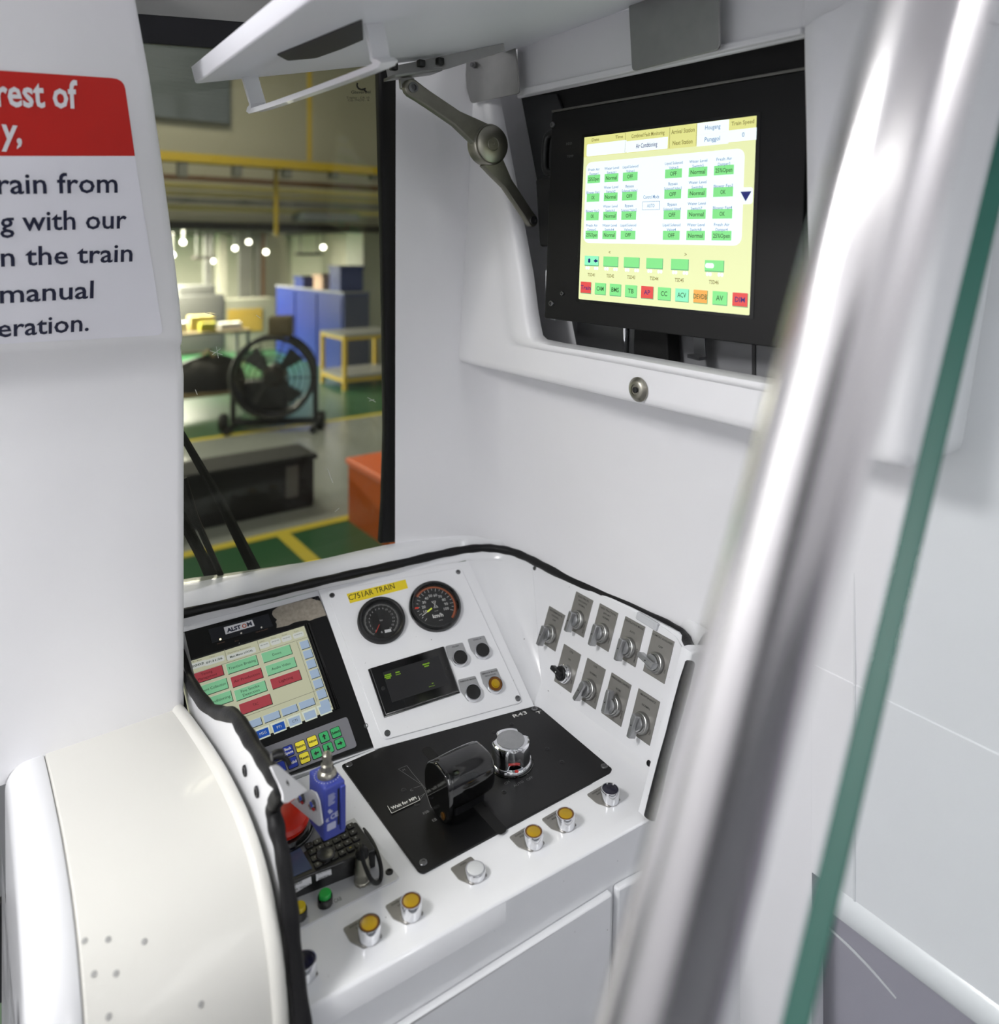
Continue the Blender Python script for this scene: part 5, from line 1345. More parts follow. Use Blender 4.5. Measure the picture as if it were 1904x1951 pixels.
# pull handle: a bent flat bar
g0 = LDF.hit(476, 146); g1 = LDF.hit(712, 45)
n_ = LDF.n; ax = (g1 - g0).normalized()
dl = 0.050
path = [g0, g0 + n_ * (dl - .010) + ax * .004, g0 + n_ * dl + ax * .014, g1 + n_ * dl - ax * .012, g1 + n_ * (dl - .010) - ax * .002, g1]
path = spline(path, 5)
wv = UL * 0.0115
m = MB(); rows = []
for i, p in enumerate(path):
    tn = (path[min(i + 1, len(path) - 1)] - path[max(i - 1, 0)]).normalized(); th_ = tn.cross(UL).normalized() * 0.0035
    rows.append([p + wv + th_, p - wv + th_, p - wv - th_, p + wv - th_, p + wv + th_])
m.grid(rows); m.add(rows[0][:4], [(0, 1, 2, 3)]); m.add(rows[-1][:4], [(3, 2, 1, 0)])
build('pull_handle', m, SHELLW, lid, world=True, smooth=30)
# hinge brackets and bolts
def hbracket(pts_, name):
    k = MB(); k.prism(fillet([cp(*p, .02) for p in pts_], .008), 0.018, 0.021, bev=0.0008)
    o = build(name, MB().add([CF.M @ v for v in k.v], k.f), STEEL, lid, world=True, smooth=40); return o
b1 = hbracket([(884, 92), (962, 78), (980, 84), (986, 120), (990, 178), (898, 197), (890, 170)], 'hinge_bracket')
b2 = hbracket([(1198, -6), (1370, -40), (1372, 94), (1205, 136)], 'hinge_bracket')
for u, v in ((872, 118), (903, 108), (933, 100), (905, 124)):
    f2 = CF.at(u, v, 0, .022); m = MB(); m.lathe([(.0065, 0), (.0065, .004), (.0045, .0045), (.0045, .009), (0, .0095)], 0, 0, 6 if v != 124 else 12)
    build('bolt', MB().add([f2.M @ v_ for v_ in m.v], m.f), SCREW, lid, world=True, smooth=20)
# stay rail along the end of the lid
m = MB(); ra = lq(735, 128); rb = lq(960, 82)
f3 = Frame(LDF.w(*ra, 0), LDF.w(*rb) - LDF.w(*ra), LDF.n); L_ = (LDF.w(*rb) - LDF.w(*ra)).length
k = MB(); k.prism([(0, 0.001), (L_, 0.001), (L_, .013), (L_ * .5, .024), (0, .024)], -.002, .002, bev=.0006)
build('stay_rail', MB().add([f3.M @ v for v in k.v], k.f), STEEL, lid, world=True, smooth=30)
# ------------------------------------------------------------------ friction stay holding the lid
SFm = Frame(T(0.77, 1.085, 0.2), E1, EZ)                       # swings in the plane across the train
def sq(u, v, h=0.0): return SFm.px(u, v, h)
stay = thing('lid_stay', 'folding steel stay arm with a round friction joint propping the lid', 'stay arm', SFm.at(930, 277))
def sbuild(name, mb, mt, par=None, sm=40): return build(name, MB().add([SFm.M @ v for v in mb.v], mb.f), mt, par or stay, world=True, smooth=sm)
def link(p0, p1, w0, wm, w1, h0, h1, ring=True):
    a = Vector(sq(*p0)); b = Vector(sq(*p1)); d = (b - a); L = d.length; d.normalize(); n = Vector((-d.y, d.x))
    pts = []
    prof_ = [(-.02, w0 * .0 + .0), (0, w0), (.10, w0 * .92), (.25, wm), (.60, wm * 1.05), (.82, w1 * .8), (1.0, w1)]
    top = []
    for k_ in range(7):
        an = pi / 2 + k_ / 6 * pi; top.append(a + d * (w0 * cos(an)) + n * (w0 * sin(an)))
    right = [a + d * (L * t_) - n * w_ for t_, w_ in prof_[2:]]
    left = [a + d * (L * t_) + n * w_ for t_, w_ in reversed(prof_[2:])]
    poly = [(p.x, p.y) for p in top + right + left]
    k = MB(); k.prism(poly, h0, h1, bev=0.0025)
    return k, a
k, a = link((784, 168), (922, 262), .0150, .0135, .026, -.006, .006)
l1 = sbuild('upper_link', k, DKSTEEL)
m = MB(); m.lathe([(.009, .006), (.009, .008), (.0055, .0085), (.005, .006), (0, .006)], a.x, a.y, 24); sbuild('pivot', m, SCREW, l1)
k, a = link((1018, 420), (938, 300), .0125, .0115, .024, -.014, -.003)
l2 = sbuild('lower_link', k, DKSTEEL)
m = MB(); m.lathe([(.008, -.003), (.008, .000), (.0045, .0005), (.004, -.002), (0, -.002)], a.x, a.y, 24); sbuild('pivot', m, SCREW, l2)
x, y = sq(932, 276)
m = MB(); m.lathe([(0, -.018), (.034, -.018), (.037, -.015), (.037, .006), (.0345, .009), (.0338, .0085), (.0335, .0120), (.031, .0135), (.0125, .0135), (.0115, .0125), (.0105, .0137), (.0035, .0137), (.003, .0125), (0, .0125)], x, y, 56)
sbuild('friction_joint', m, DKSTEEL)
x0, y0 = sq(742, 148); x1, y1 = sq(832, 138)
m = MB(); m.prism([(x0, y0 - .003), (x1, y1 - .001), (x1, y1 + .004), (x0, y0 + .002)], -.020, .020, bev=.001)
xp, yp = sq(781, 158); m.prism(fillet([(xp - .012, yp - .010), (xp + .012, yp - .010), (xp + .014, yp + .012), (xp - .014, yp + .012)], .004), -.014, -.007, bev=.001)
sbuild('foot_bracket', m, STEEL)
for u, v in ((748, 128), (800, 122), (836, 118)):
    x, y = sq(u, v); m = MB(); m.box((x, y, .004), (.012, .012, .012), 0, .002); sbuild('nut', m, mat('dark_nut', rgb(62, 62, 62), .4, .8))

# ------------------------------------------------------------------ grab pole and glass partition, close to the camera
def axis(u, v, d): return ray(u, v) * d
pa = axis(1778, 0, 0.31); pb = axis(1252, 1951, 0.31); dv = (pb - pa) / (pb.z - pa.z)
ptop = pa + dv * (0.69 - pa.z); pbot = pa + dv * (FLOOR_Z - pa.z)
pole = thing('grab_pole', 'thick brushed steel grab pole crossing the right foreground', 'grab pole', base(pbot))
m = MB(); m.tube([pbot + (ptop - pbot) * (i / 12) for i in range(13)], 0.0232, 48); build('tube', m, POLE, pole, world=True, smooth=60)
m = MB(); m.lathe([(.045, 0), (.045, .006), (.03, .012), (.026, .02)], 0, 0, 32); build('floor_flange', m, CHROME, pole)
GFm = Frame(T(0.35, 0.245, 0), E1, EZ)
gt = GFm.px(1906, 228); gb_ = GFm.px(1487, 1951)
sl = (gt[0] - gb_[0]) / (gt[1] - gb_[1])
ztop = 0.66; zbt = FLOOR_Z + 0.02
ex = lambda z: gb_[0] + sl * (z - gb_[1])
xw = (T(0.985, 0.245, 0) - GFm.o).dot(E1)
gl = thing('glass_partition', 'clear glass partition with a dark green edge in the right foreground', 'glass partition', GFm)
pts = [(ex(zbt), zbt), (xw, zbt), (xw, ztop), (ex(ztop), ztop)]
m = MB(); m.prism([(p[0] + (.0006 if i in (0, 3) else 0), p[1]) for i, p in enumerate(pts)], 0, 0.0148)
build('pane', m, CLEAR, gl, smooth=0)
m = MB()
e0 = Vector((ex(zbt), zbt, 0)); e1_ = Vector((ex(ztop), ztop, 0))
rows = []
for t_ in [i / 24 for i in range(25)]:
    p = e0.lerp(e1_, t_); rows.append([p + Vector((.0016, 0, -0.0002)), p + Vector((.0003, 0, .0004)), p + Vector((0, 0, .002)), p + Vector((0, 0, .0128)), p + Vector((.0003, 0, .0144)), p + Vector((.0016, 0, .0150))])
m.grid(rows, flip=True)
part(build('polished_edge', m, GEDGE, gl, smooth=40), 'dark green polished edge of the glass')
# ------------------------------------------------------------------ windscreen wipers outside
wp = thing('windscreen_wiper', 'black double wiper arm parked outside the lower left of the windscreen', 'wiper', WF.at(470, 1150, 0, -0.05))
def wv_(u, v, h): return WF.hit(u, v, h)
m = MB(); m.tube([wv_(325, 790, -.035), wv_(420, 955, -.045), wv_(505, 1125, -.05)], [.006, .009, .013], 8); build('arm', m, MATB, wp, world=True)
m = MB(); m.tube([wv_(340, 975, -.05), wv_(385, 1060, -.055), wv_(430, 1160, -.06)], [.010, .011, .013], 8); build('arm', m, MATB, wp, world=True)
m = MB(); m.tube([wv_(352, 910, -.03), wv_(372, 985, -.03), wv_(405, 1060, -.03), wv_(445, 1150, -.035)], [.004, .006, .006, .006], 8); build('blade', m, RUB, wp, world=True)

# ------------------------------------------------------------------ depot hall outside
HF = -2.6
hall = {}
def hmat(n, c, r=.6, **k): return mat(n, rgb(*c), r, **k)
GREEN = hmat('green_floor', (46, 92, 60), .32, var=.12, scale=1.2); WALKW = hmat('grey_walkway', (150, 154, 152), .22, var=.10, scale=1.5); YLINE = hmat('yellow_line', (206, 188, 60), .5)
HW = hmat('hall_wall_cream', (226, 222, 206), .7, var=.03, scale=.6); FASC = hmat('fascia_olive', (166, 163, 148), .7, var=.05, scale=.4)
hb = base((0, 0, HF))
def hbox(name, n0, n1, f0, f1, z0, z1, mt, par=None, bev=0.0, frame=None, kind=None):
    m = MB(); m.prism([(n0, f0), (n1, f0), (n1, f1), (n0, f1)], z0, z1, 0, bev)
    o = build(name, MB().add([Frame((0, 0, 0), E1, E2).M @ v for v in m.v], m.f), mt, par, frame=frame or base(T((n0 + n1) / 2, (f0 + f1) / 2, z0)), world=True, smooth=0, kind=kind)
    return o
hbox('floor_hall', -16, 9, 2.2, 27, HF - .1, HF, GREEN, kind='structure')
hbox('trim_4', -16, 9, 6.70, 10.6, HF, HF + .004, WALKW, kind='structure')
hbox('trim_5', -16, 9, 6.62, 6.74, HF + .001, HF + .007, YLINE, kind='structure')
hbox('trim_6', -16, 9, 10.6, 10.74, HF + .001, HF + .007, YLINE, kind='structure')
hbox('trim_7', 2.30, 2.42, 2.3, 6.62, HF + .001, HF + .006, YLINE, kind='structure')
hbox('wall_hall_back', -18, 10, 26, 26.3, HF, .6, HW, kind='structure')
hbox('wall_hall_upper', -18, 10, 14, 14.3, .46, 6.2, FASC, kind='structure')
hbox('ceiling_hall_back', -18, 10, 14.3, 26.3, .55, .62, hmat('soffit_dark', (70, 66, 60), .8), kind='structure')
hbox('ceiling_hall', -18, 10, 1.8, 14.3, 6.0, 6.1, hmat('hall_ceiling', (120, 118, 108), .8), kind='structure')
hbox('wall_hall_right', 9, 9.2, 2, 27, HF, 6.1, HW, kind='structure')
hbox('wall_hall_left', -16.2, -16, 2, 27, HF, 6.1, HW, kind='structure')
# louvre panel and beams on the upper wall
def fpt(u, v, f):
    r = ray(u, v); return r * (f / r.dot(E2))
def frect(u0, v0, u1, v1, f):
    a = nfz(fpt(u0, v0, f)); b = nfz(fpt(u1, v1, f)); return min(a[0], b[0]), max(a[0], b[0]), min(a[2], b[2]), max(a[2], b[2])
n0, n1, z0, z1 = frect(200, 60, 438, 236, 13.9)
lv = thing('louvre_panel', 'grey blue louvred vent panel high on the hall wall', 'vent panel', base(T((n0 + n1) / 2, 13.9, z0)))
m = MB(); m.prism([(n0, 13.88), (n1, 13.88), (n1, 14.0), (n0, 14.0)], z0, z1)
build('frame', MB().add([WORLD.M @ (E1 * v.x + E2 * v.y + EZ * v.z) for v in m.v], m.f), hmat('louvre_grey', (104, 112, 122), .6), lv, world=True, smooth=0)
m = MB()
for i in range(18):
    z = z0 + (z1 - z0) * (i + .5) / 18
    k = MB(); k.prism([(n0 + .05, 13.82), (n1 - .05, 13.82), (n1 - .05, 13.88), (n0 + .05, 13.88)], z - .035, z + .015)
    m.add([E1 * v.x + E2 * v.y + EZ * v.z for v in k.v], k.f)
build('slats', m, hmat('louvre_grey', (104, 112, 122), .6), lv, world=True, smooth=0)
def bar(name, u, v0, v1, f, th, mt, lab, cat, grp=None, n0=-15.5, n1=8.8):
    a = nfz(fpt(u, v0, f)); b = nfz(fpt(u, v1, f))
    o = hbox(name, n0, n1, f, f + th, min(a[2], b[2]), max(a[2], b[2]), mt); return tag(o, lab, cat, grp)
BY = hmat('beam_yellow', (176, 150, 34), .5); PIPC = hmat('pipe_cream', (206, 192, 124), .5); PIPB = hmat('pipe_brown', (92, 66, 42), .6); PIPD = hmat('duct_grey', (104, 104, 100), .6)
bar('crane_beam', 520, 303, 319, 12.6, .3, BY, 'yellow crane runway beam along the hall wall', 'beam')
for i, (u, v) in enumerate(((350, 322), (455, 322), (550, 326), (640, 327), (718, 330))):
    p = nfz(fpt(u, v, 12.6)); o = hbox('beam_bracket', p[0] - .07, p[0] + .07, 12.62, 12.8, p[2] - .12, p[2] + .12, PIPD)
    tag(o, 'dark bracket under the yellow beam, %s from the left' % ('first', 'second', 'third', 'fourth', 'fifth')[i], 'bracket', 'brackets under the yellow beam')
for lab, v0, v1, f, mt in (('topmost brown pipe below the yellow crane beam', 344, 353, 13.3, PIPB), ('upper cream pipe running along the hall wall', 358, 368, 13.2, PIPC), ('middle cream pipe running along the hall wall', 373, 380, 13.3, PIPC), ('dark grey cable duct between the cream pipes', 384, 393, 13.0, PIPD), ('lower cream pipe just above the gallery edge', 397, 406, 13.2, PIPC)):
    bar('wall_pipe' if 'duct' not in lab else 'cable_duct', 540, v0, v1, f, .12, mt, lab, 'pipe' if 'duct' not in lab else 'cable duct', 'pipes along the hall wall')
bar('gallery_edge', 540, 426, 440, 13.4, .5, hmat('edge_dark', (44, 38, 34), .7), 'dark beam at the lower edge of the gallery wall', 'beam')
for lab, u, v0, v1 in (('thin yellow pipe hanging from the crane beam', 527, 315, 450), ('thin yellow pipe rising above the crane beam', 591, 100, 306)):
    a = nfz(fpt(u, v0, 12.9)); b = nfz(fpt(u, v1, 12.9)); o = hbox('drop_pipe', a[0] - .03, a[0] + .03, 12.9, 12.96, b[2], a[2], BY); tag(o, lab, 'pipe', 'yellow drop pipes')
n0, n1, z0, z1 = frect(580, 404, 684, 422, 12.8); tag(hbox('air_duct', n0, n1, 12.8, 13.4, z0, z1, hmat('duct_blue_grey', (108, 112, 118), .5)), 'blue grey duct under the pipes at right', 'duct')
# column
col_f = 15.2
a = nfz(fpt(692, 600, col_f)); b = nfz(fpt(760, 600, col_f)); tag(hbox('hall_column', a[0], b[0], col_f, col_f + .9, HF, .5, hmat('column_white', (196, 196, 184), .6)), 'broad pale column at the right edge of the window view', 'column')
for lab, u0, u1, f in (('grey column left of the blue cabinets', 503, 545, 21.0), ('narrow pale post beside the pipes', 418, 432, 22.0), ('cream post behind the vertical pipes', 545, 556, 24.5)):
    a = nfz(fpt(u0, 560, f)); b = nfz(fpt(u1, 560, f)); tag(hbox('hall_column', a[0], b[0], f, f + .4, HF, .54, hmat('column_grey', (188, 184, 170), .7)), lab, 'column')
for i, (u, mt) in enumerate(((463, PIPD), (474, PIPD), (492, PIPD), (499, PIPB), (397, PIPD))):
    a = nfz(fpt(u, 560, 20.5)); o = hbox('standing_pipe', a[0] - .09, a[0] + .09, 20.5, 20.7, HF + .6, .54, mt)
    tag(o, ('grey vertical pipe, leftmost of the middle bundle', 'grey vertical pipe in the middle of the bundle', 'grey vertical pipe, rightmost of the bundle', 'brown vertical pipe right of the bundle', 'lone grey vertical pipe at the left')[i], 'pipe', 'vertical pipes on the back wall')
# bulbs
LB = mat('bulb_glow', (1.0, .97, .9, 1), .5, emit=14)
for i, (u, v, f, lab) in enumerate(((349, 462, 18.5, 'glowing bulb lamp, upper left of the hall soffit'), (329, 486, 21, 'glowing bulb lamp beside the pillar edge'), (448, 473, 19, 'glowing bulb lamp above the pipes'), (474, 461, 17.5, 'small glowing bulb lamp left of the brown pipe'), (507, 480, 20, 'glowing bulb lamp at the middle of the hall'), (405, 497, 22.5, 'lowest glowing bulb lamp'), (616, 471, 19, 'glowing bulb lamp above the blue cabinets'))):
    p = fpt(u, v, f); r_ = 4.6 * p.y / FPX
    t = thing('bulb_lamp', lab, 'lamp', base(p), 'bulb lamps under the gallery')
    m = MB(); m.lathe([(0, -r_)] + [(r_ * cos(a), r_ * sin(a)) for a in [radians(-75 + 15 * k_) for k_ in range(11)]] + [(0, r_)], 0, 0, 16); build('globe', m, LB, t)
    m = MB(); m.tube([(0, 0, r_ * .9), (0, 0, max(r_ * 1.6, .55 - p.z))], .025, 6); build('drop_rod', m, PIPD, t)
# lamp trays
for u0, u1, v, f, lab in ((368, 410, 491, 20, 'long dark lamp tray at left under the gallery'), (565, 612, 484, 19, 'long dark lamp tray at right under the gallery')):
    n0, n1, z0, z1 = frect(u0, v - 2.5, u1, v + 2.5, f)
    t = thing('lamp_tray', lab, 'lamp tray', base(T((n0 + n1) / 2, f, z0)))
    m = MB(); m.prism(rrect(0, 0, n1 - n0, .25), 0, z1 - z0); build('tray', m, hmat('edge_dark', (44, 38, 34), .7), t, smooth=0)
    for s_ in (-.35, .35):
        m = MB(); m.tube([(s_ * (n1 - n0), 0, 0), (s_ * (n1 - n0), 0, .55 - z0)], .02, 6); build('hanger', m, PIPD, t)

def gp_(u, v): return hz(u, v, HF)                                # photo point on the hall floor
# blue cabinets
BLUEC = hmat('cabinet_blue', (28, 48, 126), .4, var=.06, scale=2)
c0 = nfz(gp_(655, 712)); nf, ff = c0[0], c0[1]
bc = thing('tool_cabinet', 'long blue steel cabinet block at the back of the hall', 'cabinet', base(T(nf, ff + 1.5, HF)))
htop = 2.6 - (560 - CY) / FPX * gp_(655, 712).y
def nbox(name, n0, n1, f0, f1, z0, z1, mt, par, bev=0.0): return hbox(name, n0, n1, f0, f1, z0, z1, mt, par, bev) if par is None else build(name, MB().add([E1 * v.x + E2 * v.y + EZ * v.z for v in MB().prism([(n0, f0), (n1, f0), (n1, f1), (n0, f1)], z0, z1, 0, bev).v], MB().prism([(n0, f0), (n1, f0), (n1, f1), (n0, f1)], z0, z1, 0, bev).f), mt, par, world=True, smooth=0)
r = ray(550, 680); 
Lb = (nf * r.y - 0) if False else 4.2
nbox('body', nf, nf + 0.6, ff, ff + Lb, HF, HF + htop, BLUEC, bc)
nbox('top_sheet', nf - .02, nf + .62, ff - .02, ff + Lb + .02, HF + htop, HF + htop + .04, hmat('top_grey', (150, 150, 156), .5), bc)
nbox('end_panel', nf + .02, nf + .58, ff - .03, ff, HF + .05, HF + htop - .05, hmat('end_blue_grey', (66, 72, 108), .5), bc)
for i in range(3): nbox('door', nf - .025, nf, ff + .08 + i * 1.38, ff + 1.36 + i * 1.38, HF + .1, HF + htop - .08, BLUEC, bc)
zt_ = HF + htop + .04
for n_, f_, s_, h_, mt, lab in ((.02, 2.4, .55, .26, BLUEC, 'blue crate on top of the blue cabinets, at the back'), (.05, 1.3, .5, .34, hmat('carton_pink', (206, 168, 146), .7), 'flesh coloured carton on top of the blue cabinets'), (.02, .25, .55, .55, BLUEC, 'taller blue crate on top of the cabinets, nearest the column')):
    t = thing('storage_crate', lab, 'crate', base(T(nf + n_ + s_ / 2, ff + f_ + s_ / 2, zt_)))
    m = MB(); m.prism(rrect(0, 0, s_, s_ * 1.1, .03), 0, h_); build('body', m, mt, t, smooth=0)
    m = MB(); m.prism(rrect(0, 0, s_ + .05, s_ * 1.1 + .05, .03), h_ - .06, h_); build('rim', m, mt, t, smooth=0)
# yellow trolley
tr = nfz(gp_(657, 744)); tn, tf = tr[0], tr[1]
t = thing('yellow_trolley', 'yellow framed two shelf trolley in front of the blue cabinets', 'trolley', base(T(tn + .5, tf + .6, HF)))
YT = hmat('trolley_yellow', (206, 172, 40), .5); TW, TL, TH = 1.15, 1.05, 1.02
for a, b in ((0, 0), (TW, 0), (0, TL), (TW, TL)): nbox('leg', tn + a - .035, tn + a + .035, tf + b - .035, tf + b + .035, HF, HF + TH, YT, t)
for z, nm in ((HF + TH - .03, 'top_shelf'), (HF + .22, 'lower_shelf')): nbox(nm, tn - .03, tn + TW + .03, tf - .03, tf + TL + .03, z, z + .05, hmat('shelf_grey', (140, 140, 138), .5), t)
for z in (HF + TH - .08, HF + .15):
    for a in (0, TW): nbox('side_rail', tn + a - .03, tn + a + .03, tf, tf + TL, z, z + .06, YT, t)
    for b in (0, TL): nbox('end_rail', tn, tn + TW, tf + b - .03, tf + b + .03, z, z + .06, YT, t)
# drum fan
fc = gp_(522, 818); fd = fc.y; fcz = -(716 - CY) / FPX * fd; fr_ = 74 / FPX * fd
fan = thing('drum_fan', 'big black drum fan on a wheeled stand in the hall', 'fan', base(Vector((fc.x, fc.y, HF))))
FX = Frame(Vector((fc.x, fc.y, fcz)), Vector((cos(radians(8)), sin(radians(8)), 0)), EZ)
m = MB(); 
ringp = [FX.w(fr_ * cos(a), fr_ * sin(a), .18) for a in [2 * pi * i / 40 for i in range(40)]]
m.tube(ringp, .035, 8, True); ringp = [FX.w(fr_ * cos(a), fr_ * sin(a), -.30) for a in [2 * pi * i / 40 for i in range(40)]]; m.tube(ringp, .035, 8, True)
BLKF = hmat('fan_black', (26, 25, 24), .5)
build('rims', m, BLKF, fan, world=True)
m = MB(); m.grid([[FX.w(fr_ * .98 * cos(a), fr_ * .98 * sin(a), h) for a in [radians(140) + radians(290) * i / 40 for i in range(41)]] for h in (-.3, .18)]); build('drum', m, BLKF, fan, world=True)
m = MB()
for k_ in range(1, 7):
    rr_ = fr_ * k_ / 7; m.tube([FX.w(rr_ * cos(a), rr_ * sin(a), .2) for a in [2 * pi * i / 28 for i in range(28)]], .008, 5, True)
for k_ in range(10): a = 2 * pi * k_ / 10; m.tube([FX.w(0, 0, .2), FX.w(fr_ * cos(a), fr_ * sin(a), .2)], .009, 5)
build('front_grille', m, BLKF, fan, world=True)
m = MB()
for k_ in range(4):
    a = 2 * pi * k_ / 4 + .5; c_, s_ = cos(a), sin(a); ca_, sa_ = cos(a + .55), sin(a + .55)
    k = [FX.w(.08 * c_, .08 * s_, -.02), FX.w(fr_ * .86 * c_, fr_ * .86 * s_, -.04), FX.w(fr_ * .86 * ca_, fr_ * .86 * sa_, .06), FX.w(.1 * ca_, .1 * sa_, .04)]
    m.add(k + [p + FX.n * .012 for p in k], [(0, 1, 2, 3), (7, 6, 5, 4), (0, 4, 5, 1), (1, 5, 6, 2), (2, 6, 7, 3), (3, 7, 4, 0)])
build('blades', m, hmat('fan_blade', (58, 60, 58), .4), fan, world=True, smooth=0)
m = MB(); m.lathe([(0, -.25), (.16, -.25), (.16, .05), (.1, .1), (0, .1)], 0, 0, 20); build('motor', MB().add([FX.M @ v for v in m.v], m.f), hmat('fan_motor', (60, 50, 36), .5), fan, world=True)
m = MB()
for s_ in (-1, 1):
    m.tube([FX.w(s_ * (fr_ + .02), 0, -.06), FX.w(s_ * (fr_ + .02), -(fcz - HF) + .1, -.06)], .04, 8)
    m.tube([FX.w(s_ * (fr_ + .02), -(fcz - HF) + .06, -.5), FX.w(s_ * (fr_ + .02), -(fcz - HF) + .06, .4)], .04, 8)
m.tube([FX.w(-(fr_ + .02), -(fcz - HF) + .10, -.06), FX.w((fr_ + .02), -(fcz - HF) + .10, -.06)], .05, 8)
build('stand', m, BLKF, fan, world=True)
for s_ in (-1, 1):
    m = MB(); m.lathe([(0, -.05), (.12, -.05), (.14, 0), (.12, .05), (0, .05)], 0, 0, 20)
    f2 = Frame(FX.w(s_ * (fr_ + .12), -(fcz - HF) + .14, .1), FX.n, EZ); build('wheel', MB().add([f2.M @ v for v in m.v], m.f), hmat('tyre', (22, 22, 22), .6), fan, world=True)
m = MB(); m.box((-.12, -.30, -.12), (.62, .44, .30), 0, .05); build('motor_housing', MB().add([FX.M @ v for v in m.v], m.f), BLKF, fan, world=True)
m = MB(); m.box((0, 0, 0), (.34, .30, .3), 0, .04); build('control_box', MB().add([FX.w(v.x + .1, v.y + fr_ + .16, v.z) for v in m.v], m.f), hmat('fan_box', (96, 84, 56), .6), fan, world=True)

# black container and orange box
p = nfz(gp_(598, 966)); n0b = nfz(gp_(330, 1019)); hh = (966 - 873) / FPX * gp_(598, 966).y
ct = thing('black_container', 'long low black container on the grey walkway', 'container', base(T(p[0] - 1.2, p[1] + .5, HF)))
BC = hmat('container_black', (18, 18, 18), .85, var=.1, scale=2)
nbox('body', p[0] - 2.6, p[0], p[1], p[1] + .45, HF + .05, HF + hh, BC, ct, .02)
nbox('lid', p[0] - 2.63, p[0] + .03, p[1] - .03, p[1] + .48, HF + hh, HF + hh + .05, BC, ct, .015)
nbox('skid', p[0] - 2.6, p[0], p[1] + .03, p[1] + .12, HF, HF + .05, MATB, ct); nbox('skid', p[0] - 2.6, p[0], p[1] + .32, p[1] + .42, HF, HF + .05, MATB, ct)
n0, n1, z0, z1 = frect(545, 890, 568, 945, p[1]); nbox('label_plate', n0, n1, p[1] - .008, p[1], z0, z1, hmat('label_grey', (96, 98, 98), .5), ct)
p = nfz(gp_(664, 992)); hh = (992 - 872) / FPX * gp_(664, 992).y
ob = thing('orange_box', 'bright orange box on the floor just outside the windscreen gasket', 'box', base(T(p[0] + .6, p[1] - .5, HF)))
OR = hmat('box_orange', (202, 92, 12), .5, var=.06, scale=2)
nbox('body', p[0], p[0] + 1.3, p[1] - 1.05, p[1], HF, HF + hh - .05, OR, ob, .02); nbox('lid', p[0] - .02, p[0] + 1.32, p[1] - 1.07, p[1] + .02, HF + hh - .05, HF + hh, hmat('lid_orange', (236, 112, 62), .5), ob, .015)
# work tables and clutter at the left of the hall
def table(u, v, w, l, h, lab):
    q_ = nfz(gp_(u, v)); t = thing('work_table', lab, 'table', base(T(q_[0], q_[1], HF)))
    m = MB(); m.prism(rrect(0, 0, w, l), h - .05, h); build('top', m, hmat('table_wood', (128, 112, 82), .6), t, smooth=0)
    for a in (-1, 1):
        for b in (-1, 1): m = MB(); m.prism(rrect(a * (w / 2 - .06), b * (l / 2 - .06), .06, .06), 0, h - .05); build('leg', m, PIPD, t, smooth=0)
    return q_, h
q1, h1 = table(395, 790, 1.5, .9, .42, 'low pallet table with a black sack at the lower left of the hall')
t = thing('black_sack', 'bulging black sack lying on the low table', 'sack', base(T(q1[0], q1[1], HF + h1)))
m = MB(); rows = []
for i in range(9):
    a = i / 8 * pi / 2; rows.append([((.62 + .05 * sin(b * 3)) * cos(a) ** .6 * cos(b), (.40 + .04 * cos(b * 5)) * cos(a) ** .6 * sin(b), .50 * sin(a) * (1 + .08 * sin(b * 2))) for b in [2 * pi * j / 20 for j in range(21)]])
m.grid(rows); build('body', m, hmat('sack_black', (24, 22, 22), .5, var=.3, scale=6), t)
m = MB(); m.tube([(-.1, 0, .48), (0, 0, .60), (.1, 0, .50)], .03, 8); build('tie', m, hmat('sack_tie', (170, 150, 110), .6), t)
q2, h2 = table(385, 690, 2.0, 1.0, .75, 'work table stacked with pale cartons, left of the fan')
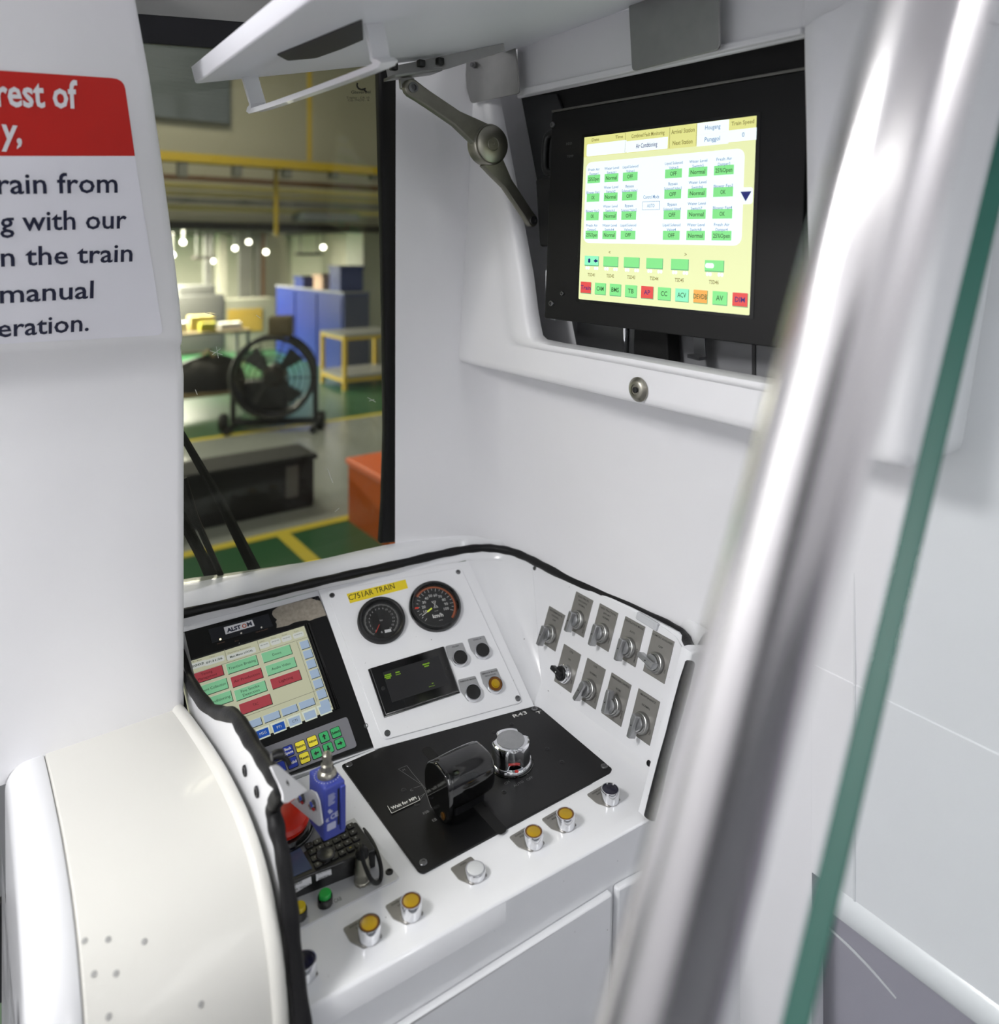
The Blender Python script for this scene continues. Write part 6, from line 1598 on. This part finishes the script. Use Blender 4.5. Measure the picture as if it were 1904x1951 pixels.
for i, (a, b, s_, hh, c_, lab) in enumerate(((-.6, 0, .5, .22, (214, 214, 206), 'white carton at the left end of the cluttered table'), (0, .1, .55, .34, (198, 180, 120), 'tan carton in the middle of the cluttered table'), (.6, -.1, .5, .16, (226, 226, 222), 'flat white carton at the right end of the cluttered table'), (.05, -.25, .35, .2, (190, 184, 70), 'yellow carton at the front of the cluttered table'))):
    z = HF + h2; t = thing('carton', lab, 'carton', base(T(q2[0] + a, q2[1] + b, z)), 'cartons on the cluttered table')
    m = MB(); m.prism(rrect(0, 0, s_, s_ * .6), 0, hh); build('body', m, hmat('carton_%d' % i, c_, .7), t, smooth=0)
    m = MB(); m.prism(rrect(0, 0, .05, s_ * .6), hh, hh + .004); build('tape', m, hmat('carton_tape', (170, 150, 110), .5), t, smooth=0)
q_ = nfz(gp_(362, 672)); t = thing('grey_machine', 'dark grey bench machine far back at the left of the hall', 'machine', base(T(q_[0], q_[1], HF)))
m = MB(); m.prism(rrect(0, 0, 1.5, .9, .05), .1, 1.5, bev=.03); build('cabinet', m, hmat('machine_grey', (84, 84, 82), .5), t)
m = MB(); m.prism(rrect(0.1, 0, .9, .7, .05), 1.5, 1.75, bev=.03); build('head', m, hmat('machine_grey', (84, 84, 82), .5), t)
for a in (-.6, .6): m = MB(); m.prism(rrect(a, 0, .15, .8), 0, .1); build('foot', m, MATB, t, smooth=0)
q_ = nfz(gp_(430, 690)); t = thing('wire_cage', 'pale wire fronted cabinet between the table and the fan', 'cabinet', base(T(q_[0] + 1.0, q_[1] + 2.2, HF)))
m = MB(); m.prism(rrect(0, 0, 1.6, .8), 0, 1.35); build('body', m, hmat('cage_grey', (168, 166, 150), .6), t, smooth=0)
m = MB(); m.prism(rrect(0, -.41, .9, .02), .5, 1.1); part(build('door_panel', m, hmat('cage_yellow', (196, 162, 70), .6), t, smooth=0), 'yellow notice on the cabinet front')
q_ = nfz(gp_(547, 655)); t = thing('wheeled_extinguisher', 'small grey extinguisher trolley left of the blue cabinets', 'extinguisher', base(T(q_[0], q_[1], HF)))
m = MB(); m.lathe([(.16, .15), (.17, .2), (.17, .9), (.1, 1.05), (.04, 1.1), (0, 1.1)], 0, 0, 18); build('cylinder', m, hmat('ext_grey', (150, 156, 166), .4), t)
m = MB(); m.lathe([(0, -.04), (.14, -.04), (.14, .04), (0, .04)], 0, 0, 18); build('wheel', MB().add([Vector((v.z + .2, v.x, v.y + .14)) for v in m.v], m.f), MATB, t)
